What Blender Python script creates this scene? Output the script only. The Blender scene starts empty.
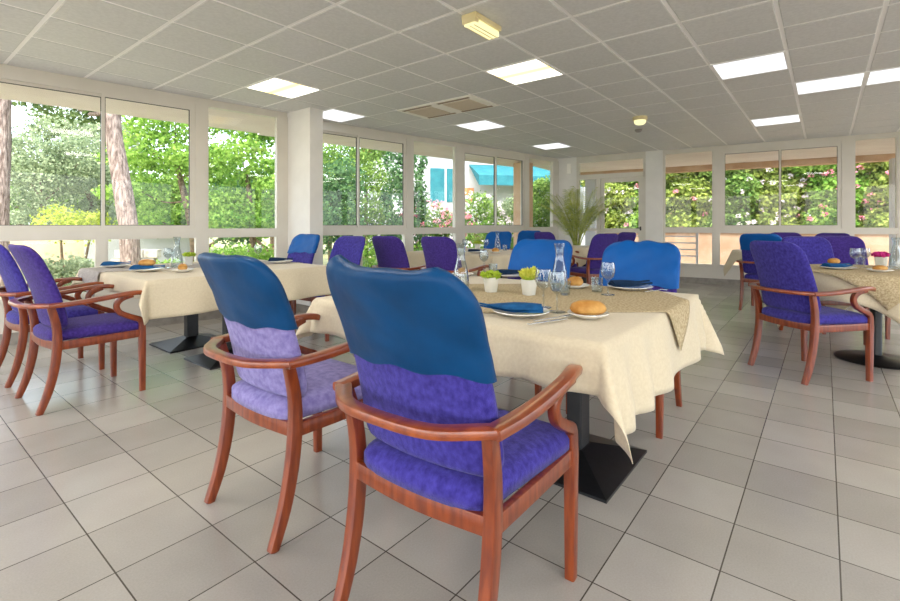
import bpy, bmesh, math, random
from mathutils import Vector, Matrix
random.seed(7)
PI = math.pi
H = 1.13; HC = 2.635; F = 469.7; CX = 452.7; CY = 225.1
COL = bpy.context.scene.collection
sc = bpy.context.scene

def at(px, py, z=0.0):
    d = F*(H-z)/(py-CY)
    return Vector(((px-CX)/F*d, d, z))

# ------------------------------------------------------------------ materials
def lin(c):
    return tuple((x/255/12.92 if x/255 <= .04045 else ((x/255+.055)/1.055)**2.4) for x in c)+(1,)
def new_mat(name):
    m = bpy.data.materials.new(name); m.use_nodes = True
    nt = m.node_tree; nt.nodes.clear()
    out = nt.nodes.new('ShaderNodeOutputMaterial')
    return m, nt, out
def N(nt, t, **kw):
    n = nt.nodes.new('ShaderNode'+t)
    for k, v in kw.items():
        if k in n.inputs.keys(): n.inputs[k].default_value = v
        else: setattr(n, k, v)
    return n
def mat(name, c1, c2=None, scale=20, rough=.5, spec=.5, metal=0, bump=0, bscale=None, coat=0, sheen=0, stretch=None, detail=4, lo=.35, hi=.65, dist=.01):
    m, nt, out = new_mat(name)
    b = N(nt, 'BsdfPrincipled'); L = nt.links.new
    b.inputs['Roughness'].default_value = rough; b.inputs['Metallic'].default_value = metal
    b.inputs['Specular IOR Level'].default_value = spec; b.inputs['Coat Weight'].default_value = coat
    b.inputs['Coat Roughness'].default_value = .15
    b.inputs['Sheen Weight'].default_value = sheen
    tc = N(nt, 'TexCoord'); mp = N(nt, 'Mapping')
    L(tc.outputs['Object'], mp.inputs['Vector'])
    if stretch: mp.inputs['Scale'].default_value = stretch
    if c2:
        no = N(nt, 'TexNoise', Scale=scale, Detail=detail); L(mp.outputs[0], no.inputs['Vector'])
        r = N(nt, 'ValToRGB'); r.color_ramp.elements[0].position = lo; r.color_ramp.elements[1].position = hi
        r.color_ramp.elements[0].color = lin(c1); r.color_ramp.elements[1].color = lin(c2)
        L(no.outputs['Fac'], r.inputs[0]); L(r.outputs[0], b.inputs['Base Color'])
    else: b.inputs['Base Color'].default_value = lin(c1)
    if bump:
        nb = N(nt, 'TexNoise', Scale=bscale or scale, Detail=6); L(mp.outputs[0], nb.inputs['Vector'])
        bp = N(nt, 'Bump', Strength=bump, Distance=dist); L(nb.outputs['Fac'], bp.inputs['Height']); L(bp.outputs[0], b.inputs['Normal'])
    L(b.outputs[0], out.inputs[0]); return m

def thin_glass(name, tint=(1, 1, 1, 1), ior=1.5, mul=1.0, pwr=4):
    m, nt, out = new_mat(name); L = nt.links.new
    t = N(nt, 'BsdfTransparent', Color=tint); g = N(nt, 'BsdfGlossy', Roughness=.02); fr = N(nt, 'LayerWeight', Blend=.5)
    pw = N(nt, 'Math', operation='POWER'); pw.inputs[1].default_value = pwr; L(fr.outputs['Facing'], pw.inputs[0])
    mu = N(nt, 'Math', operation='MULTIPLY_ADD'); mu.inputs[1].default_value = .5*mul; mu.inputs[2].default_value = .03*mul; L(pw.outputs[0], mu.inputs[0])
    mx = N(nt, 'MixShader'); L(mu.outputs[0], mx.inputs[0]); L(t.outputs[0], mx.inputs[1]); L(g.outputs[0], mx.inputs[2])
    L(mx.outputs[0], out.inputs[0]); return m
def emit(name, col, s, col2=None):
    m, nt, out = new_mat(name); L = nt.links.new
    e = N(nt, 'Emission', Strength=s); e.inputs[0].default_value = lin(col)
    if col2:   # tube glow across the diffuser
        tc = N(nt, 'TexCoord'); sx = N(nt, 'SeparateXYZ'); L(tc.outputs['Object'], sx.inputs[0])
        a = N(nt, 'Math', operation='ABSOLUTE'); L(sx.outputs['X'], a.inputs[0])
        r = N(nt, 'ValToRGB'); r.color_ramp.elements[0].color = lin(col2); r.color_ramp.elements[1].color = lin(col)
        r.color_ramp.elements[0].position = .02; r.color_ramp.elements[1].position = .2
        L(a.outputs[0], r.inputs[0]); L(r.outputs[0], e.inputs[0])
    L(e.outputs[0], out.inputs[0]); return m
def leaf_mat(name, c1, c2, scale=1.5, trans=.35):
    m, nt, out = new_mat(name); L = nt.links.new
    tc = N(nt, 'TexCoord'); no = N(nt, 'TexNoise', Scale=scale, Detail=5); L(tc.outputs['Object'], no.inputs['Vector'])
    n2 = N(nt, 'TexNoise', Scale=scale*9, Detail=1); L(tc.outputs['Object'], n2.inputs['Vector'])
    ad = N(nt, 'Math', operation='ADD'); L(no.outputs['Fac'], ad.inputs[0]); L(n2.outputs['Fac'], ad.inputs[1])
    hf = N(nt, 'Math', operation='MULTIPLY'); hf.inputs[1].default_value = .5; L(ad.outputs[0], hf.inputs[0])
    r = N(nt, 'ValToRGB'); r.color_ramp.elements[0].position = .38; r.color_ramp.elements[1].position = .62
    r.color_ramp.elements[0].color = lin(c1); r.color_ramp.elements[1].color = lin(c2); L(hf.outputs[0], r.inputs[0])
    d = N(nt, 'BsdfDiffuse'); t = N(nt, 'BsdfTranslucent'); L(r.outputs[0], d.inputs[0]); L(r.outputs[0], t.inputs[0])
    mx = N(nt, 'MixShader'); mx.inputs[0].default_value = trans; L(d.outputs[0], mx.inputs[1]); L(t.outputs[0], mx.inputs[2])
    L(mx.outputs[0], out.inputs[0]); return m

def grid_mat(name, size, offx, offy, line, tile1, tile2, grout, rough, spec):
    """square tiles with joints, in the object's own coordinates"""
    m, nt, out = new_mat(name); L = nt.links.new
    tc = N(nt, 'TexCoord'); sx = N(nt, 'SeparateXYZ'); L(tc.outputs['Object'], sx.inputs[0])
    ed, fl = [], []
    for ax, o in (('X', offx), ('Y', offy)):
        d = N(nt, 'Math', operation='DIVIDE'); d.inputs[1].default_value = size; L(sx.outputs[ax], d.inputs[0])
        s = N(nt, 'Math', operation='SUBTRACT'); s.inputs[1].default_value = o; L(d.outputs[0], s.inputs[0])
        f = N(nt, 'Math', operation='FLOOR'); L(s.outputs[0], f.inputs[0]); fl.append(f)
        fr = N(nt, 'Math', operation='FRACT'); L(s.outputs[0], fr.inputs[0])
        c = N(nt, 'Math', operation='SUBTRACT'); c.inputs[1].default_value = .5; L(fr.outputs[0], c.inputs[0])
        a = N(nt, 'Math', operation='ABSOLUTE'); L(c.outputs[0], a.inputs[0]); ed.append(a)
    mxm = N(nt, 'Math', operation='MAXIMUM'); L(ed[0].outputs[0], mxm.inputs[0]); L(ed[1].outputs[0], mxm.inputs[1])
    g = N(nt, 'Math', operation='GREATER_THAN'); g.inputs[1].default_value = .5-line/size/2; L(mxm.outputs[0], g.inputs[0])
    cb = N(nt, 'CombineXYZ'); L(fl[0].outputs[0], cb.inputs[0]); L(fl[1].outputs[0], cb.inputs[1])
    wn = N(nt, 'TexWhiteNoise'); L(cb.outputs[0], wn.inputs['Vector'])
    no = N(nt, 'TexNoise', Scale=4, Detail=2); L(tc.outputs['Object'], no.inputs['Vector'])
    n3 = N(nt, 'TexNoise', Scale=160, Detail=2); L(tc.outputs['Object'], n3.inputs['Vector'])
    a1 = N(nt, 'Math', operation='ADD'); L(no.outputs['Fac'], a1.inputs[0]); L(wn.outputs['Value'], a1.inputs[1])
    a2 = N(nt, 'Math', operation='ADD'); L(a1.outputs[0], a2.inputs[0]); L(n3.outputs['Fac'], a2.inputs[1])
    a3 = N(nt, 'Math', operation='DIVIDE'); a3.inputs[1].default_value = 3; L(a2.outputs[0], a3.inputs[0])
    r = N(nt, 'ValToRGB'); r.color_ramp.elements[0].position = .25; r.color_ramp.elements[1].position = .75
    r.color_ramp.elements[0].color = lin(tile1); r.color_ramp.elements[1].color = lin(tile2); L(a3.outputs[0], r.inputs[0])
    mx = N(nt, 'Mix', data_type='RGBA'); L(g.outputs[0], mx.inputs[0]); L(r.outputs[0], mx.inputs[6]); mx.inputs[7].default_value = lin(grout)
    b = N(nt, 'BsdfPrincipled'); L(mx.outputs[2], b.inputs['Base Color']); b.inputs['Specular IOR Level'].default_value = spec
    rr = N(nt, 'MapRange'); rr.inputs['To Min'].default_value = rough; rr.inputs['To Max'].default_value = rough
    L(no.outputs['Fac'], rr.inputs['Value']); L(rr.outputs[0], b.inputs['Roughness'])
    inv = N(nt, 'Math', operation='SUBTRACT'); inv.inputs[0].default_value = 1; L(g.outputs[0], inv.inputs[1])
    n4 = N(nt, 'Math', operation='MULTIPLY_ADD'); n4.inputs[1].default_value = .0; L(n3.outputs['Fac'], n4.inputs[0]); L(inv.outputs[0], n4.inputs[2])
    bp = N(nt, 'Bump', Strength=.5, Distance=.002); L(n4.outputs[0], bp.inputs['Height']); L(bp.outputs[0], b.inputs['Normal'])
    L(b.outputs[0], out.inputs[0]); return m

M = {}
M['wood'] = mat('cherry_wood', (106, 40, 14), (138, 62, 22), 9, .32, .5, coat=.35, stretch=(6, 6, .8), bump=.04)
M['wood_arm'] = mat('cherry_wood_arm', (118, 48, 16), (152, 74, 28), 8, .28, .5, coat=.45, stretch=(3, 1, 3), bump=.04)
M['violet'] = mat('violet_velvet', (46, 38, 118), (72, 64, 156), 60, .9, .15, sheen=.12, bump=.25, bscale=260, stretch=(1, 1, .7), detail=7, lo=.3, hi=.72)
M['purple'] = mat('purple_velvet', (50, 34, 104), (74, 54, 138), 60, .9, .15, sheen=.12, bump=.25, bscale=260, detail=7, lo=.3, hi=.72)
M['lavender'] = mat('faded_lavender_velvet', (112, 102, 160), (150, 142, 194), 40, .92, .15, sheen=.15, bump=.25, bscale=260, detail=8, lo=.3, hi=.7)
M['cover'] = mat('blue_leatherette', (0, 52, 92), (0, 64, 112), 5, .42, .2, bump=.12, bscale=7, dist=.03)
M['cover2'] = mat('bright_blue_leatherette', (0, 78, 150), (2, 88, 166), 5, .5, .25, bump=.12, bscale=7, dist=.03)  # same leatherette, brighter colour stands in for stronger light on farther chairs
M['cloth'] = mat('ivory_cloth', (204, 190, 162), (211, 198, 171), 90, .85, .2, bump=.3, bscale=500, sheen=.2, dist=.002)
M['topper'] = mat('jacquard_beige', (164, 144, 110), (200, 184, 150), 90, .8, .2, bump=.6, bscale=120, detail=2, dist=.004, stretch=(1, 1, 1))
M['topper_grey'] = mat('jacquard_grey', (160, 152, 146), (196, 190, 186), 90, .8, .2, bump=.6, bscale=120, detail=2, dist=.004)  # runner colour shifted to grey to stand for cool sky light
M['black'] = mat('black_steel', (16, 17, 19), (24, 25, 28), 30, .35, .5)
M['tabletop'] = mat('table_laminate', (150, 120, 88), None, rough=.5)
M['china'] = mat('white_china', (238, 236, 230), None, rough=.12, coat=.5)
M['napkin'] = mat('blue_napkin', (14, 70, 118), (24, 88, 140), 30, .8, .2, bump=.3, bscale=300, dist=.002)
M['napkin_dark'] = mat('navy_napkin', (10, 34, 60), (16, 46, 78), 30, .8, .2, bump=.3, bscale=300, dist=.002)
M['bread'] = mat('bread_crust', (168, 112, 44), (208, 162, 92), 14, .6, .3, bump=.5, bscale=60, detail=6, dist=.004)
M['steel'] = mat('cutlery_steel', (200, 200, 200), None, rough=.18, metal=1)
M['pot'] = mat('white_pot', (222, 222, 214), None, rough=.4)
M['glass'] = thin_glass('glassware', (.88, .91, .92, 1), 1.5, 1.8, 2.2)
M['pane'] = thin_glass('window_pane', (.97, .985, .98, 1), 1.5, .6)
M['frame'] = mat('white_aluminium', (206, 201, 190), (212, 207, 197), 3, .35, .5)
M['wall'] = mat('white_wall', (224, 222, 218), (230, 228, 224), 4, .8, .2, bump=.05, bscale=80)
M['skirt'] = mat('grey_skirting_tile', (128, 122, 116), (146, 140, 132), 12, .4, .4)
M['dark_line'] = mat('black_gasket', (60, 58, 56), None, rough=.6)
M['tile_c'] = mat('ceiling_tile', (208, 209, 209), (217, 218, 218), 40, .5, .5, bump=.06, bscale=180, detail=3)
M['bar_c'] = mat('ceiling_bar', (252, 252, 251), None, rough=.5)
M['lamp_on'] = emit('lit_diffuser', (255, 250, 232), 2.6, (255, 214, 110))
M['lamp_near'] = emit('near_diffuser', (255, 250, 244), 11)  # strong emitter for the added panels out of view
M['lamp_dim'] = emit('pale_diffuser', (236, 236, 240), 1.0)  # weak glow given to the pale panels, helps brighten the far room
M['yellow_plastic'] = mat('aged_plastic', (214, 198, 146), (226, 212, 168), 8, .4, .4)
M['yellow_lens'] = emit('emergency_lens', (255, 244, 180), .8)
M['ac'] = mat('ac_white', (246, 243, 237), None, rough=.4)
M['ac_grille'] = mat('ac_grille', (206, 194, 176), (218, 206, 190), 200, .6, .3, detail=1)
M['ac_slot'] = mat('ac_slot', (150, 134, 116), None, rough=.6)
M['bark'] = mat('pine_bark', (104, 88, 80), (168, 150, 140), 9, .9, .1, bump=1, bscale=12, stretch=(3, 3, .7), detail=8, dist=.05)
M['bark2'] = mat('dark_bark', (84, 70, 56), (130, 112, 92), 14, .9, .1, bump=.8, bscale=14, dist=.03)
M['leaf_bright'] = leaf_mat('leaves_bright', (84, 132, 48), (176, 206, 104), 1.1)
M['leaf_mid'] = leaf_mat('leaves_mid', (70, 108, 50), (158, 184, 98), 1.2)
M['leaf_dark'] = leaf_mat('leaves_dark', (48, 84, 56), (116, 150, 98), 1.4)
M['leaf_hedge'] = leaf_mat('leaves_hedge', (84, 112, 48), (188, 200, 104), 1.6)
M['leaf_grey'] = leaf_mat('leaves_grey', (96, 116, 82), (186, 196, 158), 1.3)
M['leaf_pine'] = leaf_mat('needles', (66, 90, 50), (134, 152, 92), 1.5)
M['leaf_yellow'] = leaf_mat('leaves_yellow', (138, 160, 50), (220, 224, 110), 1.5)
M['leaf_palm'] = leaf_mat('palm_leaves', (96, 122, 56), (200, 204, 110), 6)
M['leaf_pot'] = leaf_mat('pot_leaves', (140, 180, 40), (214, 226, 96), 60)
M['flower_yellow'] = leaf_mat('flower_yellow', (200, 206, 60), (240, 238, 130), 60)
M['flower_pink'] = leaf_mat('flower_pink', (222, 96, 130), (250, 190, 200), 3)
M['flower_magenta'] = leaf_mat('flower_magenta', (200, 40, 130), (236, 90, 170), 60)
M['flower_white'] = leaf_mat('flower_white', (236, 214, 222), (252, 246, 246), 3)
M['soffit'] = mat('soffit_paint', (226, 214, 206), (234, 224, 216), 2, .9, .1)
M['pinkwall'] = mat('peach_render', (200, 164, 134), (212, 182, 154), 3, .9, .1, bump=.2, bscale=60)
M['cream'] = mat('cream_render', (168, 146, 116), (178, 158, 130), 2, .9, .1)
M['white_render'] = mat('white_render', (186, 186, 188), (196, 196, 198), 2, .9, .1)
M['teal'] = mat('teal_paint', (28, 98, 108), (40, 112, 120), 4, .6, .3)
M['rooftile'] = mat('roof_tile', (190, 120, 80), (214, 150, 104), 20, .9, .1)
M['concrete'] = mat('patio_concrete', (184, 171, 153), (196, 183, 165), 5, .9, .1)
M['soil'] = mat('garden_ground', (120, 128, 84), (168, 160, 120), 3, .95, .1)
M['grass'] = mat('grass_ground', (86, 116, 56), (132, 150, 84), 6, .95, .1, bump=.5)
M['stone'] = mat('stone', (160, 152, 140), (200, 192, 180), 9, .9, .1, bump=.5)

# ------------------------------------------------------------------ mesh helpers
def obj(name, verts, faces, m, parent=None, smooth=True, sharp=None, loc=None, rz=None):
    me = bpy.data.meshes.new(name); me.from_pydata([tuple(v) for v in verts], [], faces)
    bm = bmesh.new(); bm.from_mesh(me); bmesh.ops.recalc_face_normals(bm, faces=bm.faces); bm.to_mesh(me); bm.free()
    if smooth:
        me.polygons.foreach_set('use_smooth', [True]*len(me.polygons))
        if sharp: me.set_sharp_from_angle(angle=math.radians(sharp))
    o = bpy.data.objects.new(name, me); COL.objects.link(o)
    if isinstance(m, (list, tuple)):
        for x in m: me.materials.append(x)
    else: me.materials.append(m)
    if parent: o.parent = parent
    if loc is not None: o.location = loc
    if rz is not None: o.rotation_euler = (0, 0, rz)
    return o
def tag(o, label, cat, group=None, kind=None):
    o['label'] = label; o['category'] = cat
    if group: o['group'] = group
    if kind: o['kind'] = kind
    return o
def thing(name, label, cat, loc, rz=0, group=None):
    o = bpy.data.objects.new(name, None); COL.objects.link(o); o.empty_display_size = .1
    o.location = loc; o.rotation_euler = (0, 0, rz); return tag(o, label, cat, group)
def struct(o): o['kind'] = 'structure'; return o

class MB:
    def __init__(s): s.v = []; s.f = []; s.mi = []
    def add(s, v, f, T=None, mi=0):
        b = len(s.v); s.v += [(T @ Vector(p)) if T is not None else Vector(p) for p in v]
        s.f += [tuple(i+b for i in q) for q in f]; s.mi += [mi]*len(f); return s
    def box(s, x0, x1, y0, y1, z0, z1, T=None, mi=0, bev=0):
        if bev:
            bm = bmesh.new(); bmesh.ops.create_cube(bm, size=1)
            for v in bm.verts: v.co = Vector(((x0+x1)/2+v.co.x*(x1-x0), (y0+y1)/2+v.co.y*(y1-y0), (z0+z1)/2+v.co.z*(z1-z0)))
            bmesh.ops.bevel(bm, geom=bm.edges[:], offset=bev, segments=2, affect='EDGES', profile=.5)
            bm.verts.index_update(); r = s.add([v.co.copy() for v in bm.verts], [[v.index for v in f.verts] for f in bm.faces], T, mi); bm.free(); return r
        v = [(x, y, z) for x in (x0, x1) for y in (y0, y1) for z in (z0, z1)]
        return s.add(v, [(0, 1, 3, 2), (4, 6, 7, 5), (0, 4, 5, 1), (2, 3, 7, 6), (0, 2, 6, 4), (1, 5, 7, 3)], T, mi)
    def prism(s, poly, z0, z1, T=None, mi=0):
        n = len(poly); v = [(x, y, z0) for x, y in poly]+[(x, y, z1) for x, y in poly]
        f = [tuple(range(n))[::-1], tuple(range(n, 2*n))]+[(i, (i+1) % n, n+(i+1) % n, n+i) for i in range(n)]
        return s.add(v, f, T, mi)
    def lathe(s, prof, n=24, T=None, mi=0):
        v = []; f = []
        for r, z in prof: v += [(r*math.cos(2*PI*i/n), r*math.sin(2*PI*i/n), z) for i in range(n)]
        for k in range(len(prof)-1):
            for i in range(n): j = (i+1) % n; f.append((k*n+i, k*n+j, (k+1)*n+j, (k+1)*n+i))
        return s.add(v, f, T, mi)
    def sweep(s, pts, ws, hs, side, sub=4, rnd=.3, mi=0, caps=True):
        """rounded rectangular bar along a smoothed path; side = width direction hint"""
        P, W, Hh = smooth_path(pts, ws, hs, sub); side = Vector(side); n = len(P); rings = []
        for i, p in enumerate(P):
            t = (P[min(i+1, n-1)]-P[max(i-1, 0)]).normalized()
            a = (side-side.dot(t)*t)
            a = a.normalized(); b = t.cross(a).normalized(); w, h = W[i]/2, Hh[i]/2; c = rnd*min(w, h)*2*.5
            pr = [(w, -h+c), (w, h-c), (w-c*.3, h-c*.3), (w-c, h), (-w+c, h), (-w+c*.3, h-c*.3), (-w, h-c), (-w, -h+c), (-w+c*.3, -h+c*.3), (-w+c, -h), (w-c, -h), (w-c*.3, -h+c*.3)]
            rings.append([p+a*x+b*y for x, y in pr])
        k = 12; v = [q for r in rings for q in r]; f = []
        for i in range(n-1):
            for j in range(k): f.append((i*k+j, i*k+(j+1) % k, (i+1)*k+(j+1) % k, (i+1)*k+j))
        if caps: f += [tuple(range(k)), tuple(range((n-1)*k, n*k))]
        return s.add(v, f, None, mi)
    def tube(s, pts, rs, sub=3, n=10, mi=0, wob=0, rng=None):
        P, R, _ = smooth_path(pts, rs, rs, sub); v = []; f = []; m = len(P)
        for i, p in enumerate(P):
            t = (P[min(i+1, m-1)]-P[max(i-1, 0)]).normalized(); a = t.orthogonal() if abs(t.z) < .9 else Vector((1, 0, 0))
            a = (a-a.dot(t)*t).normalized(); b = t.cross(a)
            for j in range(n):
                r = R[i]*(1+(wob*math.sin(j*2.4+i*1.3)+wob*math.sin(i*.9+j) if wob else 0))
                v.append(p+a*r*math.cos(2*PI*j/n)+b*r*math.sin(2*PI*j/n))
        for i in range(m-1):
            for j in range(n): f.append((i*n+j, i*n+(j+1) % n, (i+1)*n+(j+1) % n, (i+1)*n+j))
        f += [tuple(range(n)), tuple(range((m-1)*n, m*n))]
        return s.add(v, f, None, mi)
    def build(s, name, m, parent=None, smooth=False, sharp=35, **kw):
        o = obj(name, s.v, s.f, m, parent, smooth, sharp if smooth else None, **kw)
        if isinstance(m, (list, tuple)): o.data.polygons.foreach_set('material_index', s.mi)
        return o
def smooth_path(pts, a, b, sub):
    P = [Vector(p) for p in pts]; n = len(P)
    if not hasattr(a, '__len__'): a = [a]*n
    if not hasattr(b, '__len__'): b = [b]*n
    if n < 3 or sub < 2: return P, list(a), list(b)
    o, A, B = [], [], []
    for i in range(n-1):
        p0, p1, p2, p3 = P[max(i-1, 0)], P[i], P[i+1], P[min(i+2, n-1)]
        for k in range(sub):
            t = k/sub
            o.append(.5*((2*p1)+(p2-p0)*t+(2*p0-5*p1+4*p2-p3)*t*t+(3*p1-p0-3*p2+p3)*t**3))
            A.append(a[i]*(1-t)+a[i+1]*t); B.append(b[i]*(1-t)+b[i+1]*t)
    o.append(P[-1]); A.append(a[-1]); B.append(b[-1]); return o, A, B
def copy_tree(o, parent=None):
    c = o.copy(); COL.objects.link(c)
    if parent: c.parent = parent
    for ch in list(o.children): copy_tree(ch, c)
    return c
def noise2(x, y, seed=0):
    return (math.sin(x*1.7+seed*1.3)*math.cos(y*2.3-seed*.7)+.6*math.sin(x*4.1+y*2.9+seed*2.1)+.35*math.sin(x*7.7-y*6.1+seed))/1.95

# ------------------------------------------------------------------ room geometry
A0 = Vector((-4.229, 4.388)); A1 = Vector((-2.245, 6.289))
C0 = Vector((-1.882, 6.816)); D0 = Vector((2.376, 10.65))
R1 = Vector((10.4, 5.54)); R2 = Vector((6.6, -.9)); R3 = Vector((-2.2, -3.6))
L0 = Vector((-7.1, 1.64))
ANG = .9006
CD = Vector((math.cos(ANG), math.sin(ANG), 0)); DD = Vector((-math.sin(ANG), math.cos(ANG), 0))   # the two tile directions
class Wall:
    def __init__(s, p0, p1):
        s.p = p0; s.u = (p1-p0).normalized(); s.len = (p1-p0).length; s.n = Vector((-s.u.y, s.u.x))
    def s_of(s, px):
        a = (px-CX)/F; # p + s u = t(a,1)
        # x: px + s ux = t a ; y: py + s uy = t
        return (a*s.p.y-s.p.x)/(s.u.x-a*s.u.y)
    def T(s):
        return Matrix(((s.u.x, s.n.x, 0, s.p.x), (s.u.y, s.n.y, 0, s.p.y), (0, 0, 1, 0), (0, 0, 0, 1)))
    def pt(s, t, o=0, z=0): q = s.p+s.u*t+s.n*o; return Vector((q.x, q.y, z))
WL = Wall(A0, A1); WF = Wall(C0, D0); WR = Wall(D0, R1)
room = [L0, A1, C0, D0, R1, R2, R3]

def clip_poly_obj(o, offs=.12):
    bm = bmesh.new(); bm.from_mesh(o.data); mi = o.matrix_world.inverted() if False else (Matrix.Translation(o.location) @ o.rotation_euler.to_matrix().to_4x4()).inverted()
    for p, q in ((L0, A1), (C0, D0), (D0, R1), (R1, R2), (R2, R3), (R3, L0)):
        w = Wall(p, q); c = mi @ Vector((*(w.p+w.n*offs), 0)); nn = mi.to_3x3() @ Vector((*w.n, 0))
        bmesh.ops.bisect_plane(bm, geom=bm.verts[:]+bm.edges[:]+bm.faces[:], plane_co=c, plane_no=nn, clear_outer=True)
    bm.to_mesh(o.data); bm.free()

# floor
M['floor'] = grid_mat('floor_tiles', .2723*H, 2.6748, 5.873, .0045, (158, 153, 145), (184, 179, 171), (84, 78, 70), .2, .75)
fl = MB(); fl.box(-14, 14, -14, 14, -.1, 0); fo = fl.build('floor', M['floor'], rz=ANG); clip_poly_obj(fo, .14); struct(fo)
# ceiling: recessed white bars with tiles hanging a little below them
SC = .3916*(HC-H); OX, OY = 4.427, 4.4447
TC = Matrix.Rotation(ANG, 4, 'Z')
def cell(px, py):
    d = F*(HC-H)/(CY-py); p = Vector(((px-CX)/F*d, d, 0)); q = TC.inverted() @ p
    return math.floor(q.x/SC-OX), math.floor(q.y/SC-OY)
def cell_c(i, j, z=HC): return TC @ Vector(((i+.5+OX)*SC, (j+.5+OY)*SC, z))
lit = [cell(283, 88), cell(525, 70)]
dim = [cell(750, 68), cell(777, 121), cell(483, 125), cell(553, 145), cell(352, 116), cell(826, 84)]
i0, j0 = dim[-1]; dim.append(cell(888, 79))
ac = [cell(415, 108), cell(478, 104)]
fill_cells = [(lit[0][0]-5, lit[0][1]-1), (lit[1][0]-5, lit[1][1]), (lit[1][0]-5, lit[1][1]-5), (lit[1][0]-9, lit[1][1]-1), (lit[1][0]-9, lit[1][1]-6), (lit[1][0]-1, lit[1][1]-6)]  # cells out of view that get added lamps to brighten the room
def pcell(x, y): q = TC.inverted() @ Vector((x, y, 0)); return math.floor(q.x/SC-OX), math.floor(q.y/SC-OY)
fill_cells += [pcell(6.2, 4.4), pcell(7.9, 5.2), pcell(5.6, 2.6), pcell(7.4, 3.2), pcell(-4.7, 2.6), pcell(-4.3, .6)]
skip = set(lit+dim+ac+fill_cells)
cb = MB(); cb.box(-14, 14, -14, 14, HC+.0055, HC+.1, mi=1)
g = .0145
for i in range(-26, 27):
    for j in range(-26, 27):
        c = Vector(((i+.5+OX)*SC, (j+.5+OY)*SC))
        if c.length > 13 or (i, j) in skip: continue
        h = SC/2-g; b = .006
        x0, x1, y0, y1 = c.x-h, c.x+h, c.y-h, c.y+h
        v = [(x0, y0, HC+.0052), (x1, y0, HC+.0052), (x1, y1, HC+.0052), (x0, y1, HC+.0052), (x0, y0, HC+.003), (x1, y0, HC+.003), (x1, y1, HC+.003), (x0, y1, HC+.003),
             (x0+b, y0+b, HC), (x1-b, y0+b, HC), (x1-b, y1-b, HC), (x0+b, y1-b, HC)]
        f = [(8, 9, 10, 11)]+[(k, (k+1) % 4, 4+(k+1) % 4, 4+k) for k in range(4)]+[(4+k, 4+(k+1) % 4, 8+(k+1) % 4, 8+k) for k in range(4)]
        cb.add(v, f)
co = cb.build('ceiling', [M['tile_c'], M['bar_c']], rz=ANG); clip_poly_obj(co, .14); struct(co)

# ------------------------------------------------------------------ walls and windows
ZT_S, ZT_F = 2.475, 2.54          # glass top: sliding, fixed
ZB_S, ZB_F = 1.135, 1.065         # glass bottom
ZR1, ZR0 = 1.09, .995             # transom rail
ZL = .40; ZP = .11
wn = [0]
def window(W, s0, s1, z0, z1, fr=.03, sash=None, lab=None, depth=(-.02, .05)):
    """one window unit: aluminium frame with its glass panes as children"""
    wn[0] += 1; T = W.T(); b = MB(); n = 'window_%d' % wn[0]
    b.box(s0, s1, depth[0], depth[1], z0, z0+fr, T); b.box(s0, s1, depth[0], depth[1], z1-fr, z1, T)
    b.box(s0, s0+fr, depth[0], depth[1], z0+fr, z1-fr, T); b.box(s1-fr, s1, depth[0], depth[1], z0+fr, z1-fr, T)
    o = struct(b.build(n, M['frame']))
    panes = []
    if sash:
        m = sash; k = .028
        for q, (a, c, oo) in enumerate(((s0+fr, m+k/2, .022), (m-k/2, s1-fr, -.008))):
            sb = MB(); y0, y1 = oo-.012, oo+.014; zz0, zz1 = z0+fr, z1-fr
            sb.box(a, c, y0, y1, zz0, zz0+k, T); sb.box(a, c, y0, y1, zz1-k, zz1, T); sb.box(a, a+k, y0, y1, zz0+k, zz1-k, T); sb.box(c-k, c, y0, y1, zz0+k, zz1-k, T)
            so = sb.build('sash', M['frame'], o)
            gb = MB(); gb.box(a+k, c-k, oo-.002, oo+.002, zz0+k, zz1-k, T); gb.build('glass_pane', M['pane'], so)
            ga = MB(); w = .005
            for (x0, x1, q0, q1) in ((a+k, c-k, zz0+k, zz0+k+w), (a+k, c-k, zz1-k-w, zz1-k), (a+k, a+k+w, zz0+k, zz1-k), (c-k-w, c-k, zz0+k, zz1-k)):
                ga.box(x0, x1, y0+.002, y1-.002, q0, q1, T)
            ga.build('gasket', M['dark_line'], so)
    else:
        gb = MB(); gb.box(s0+fr, s1-fr, .012, .016, z0+fr, z1-fr, T); gb.build('glass_pane', M['pane'], o)
    return o

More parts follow.
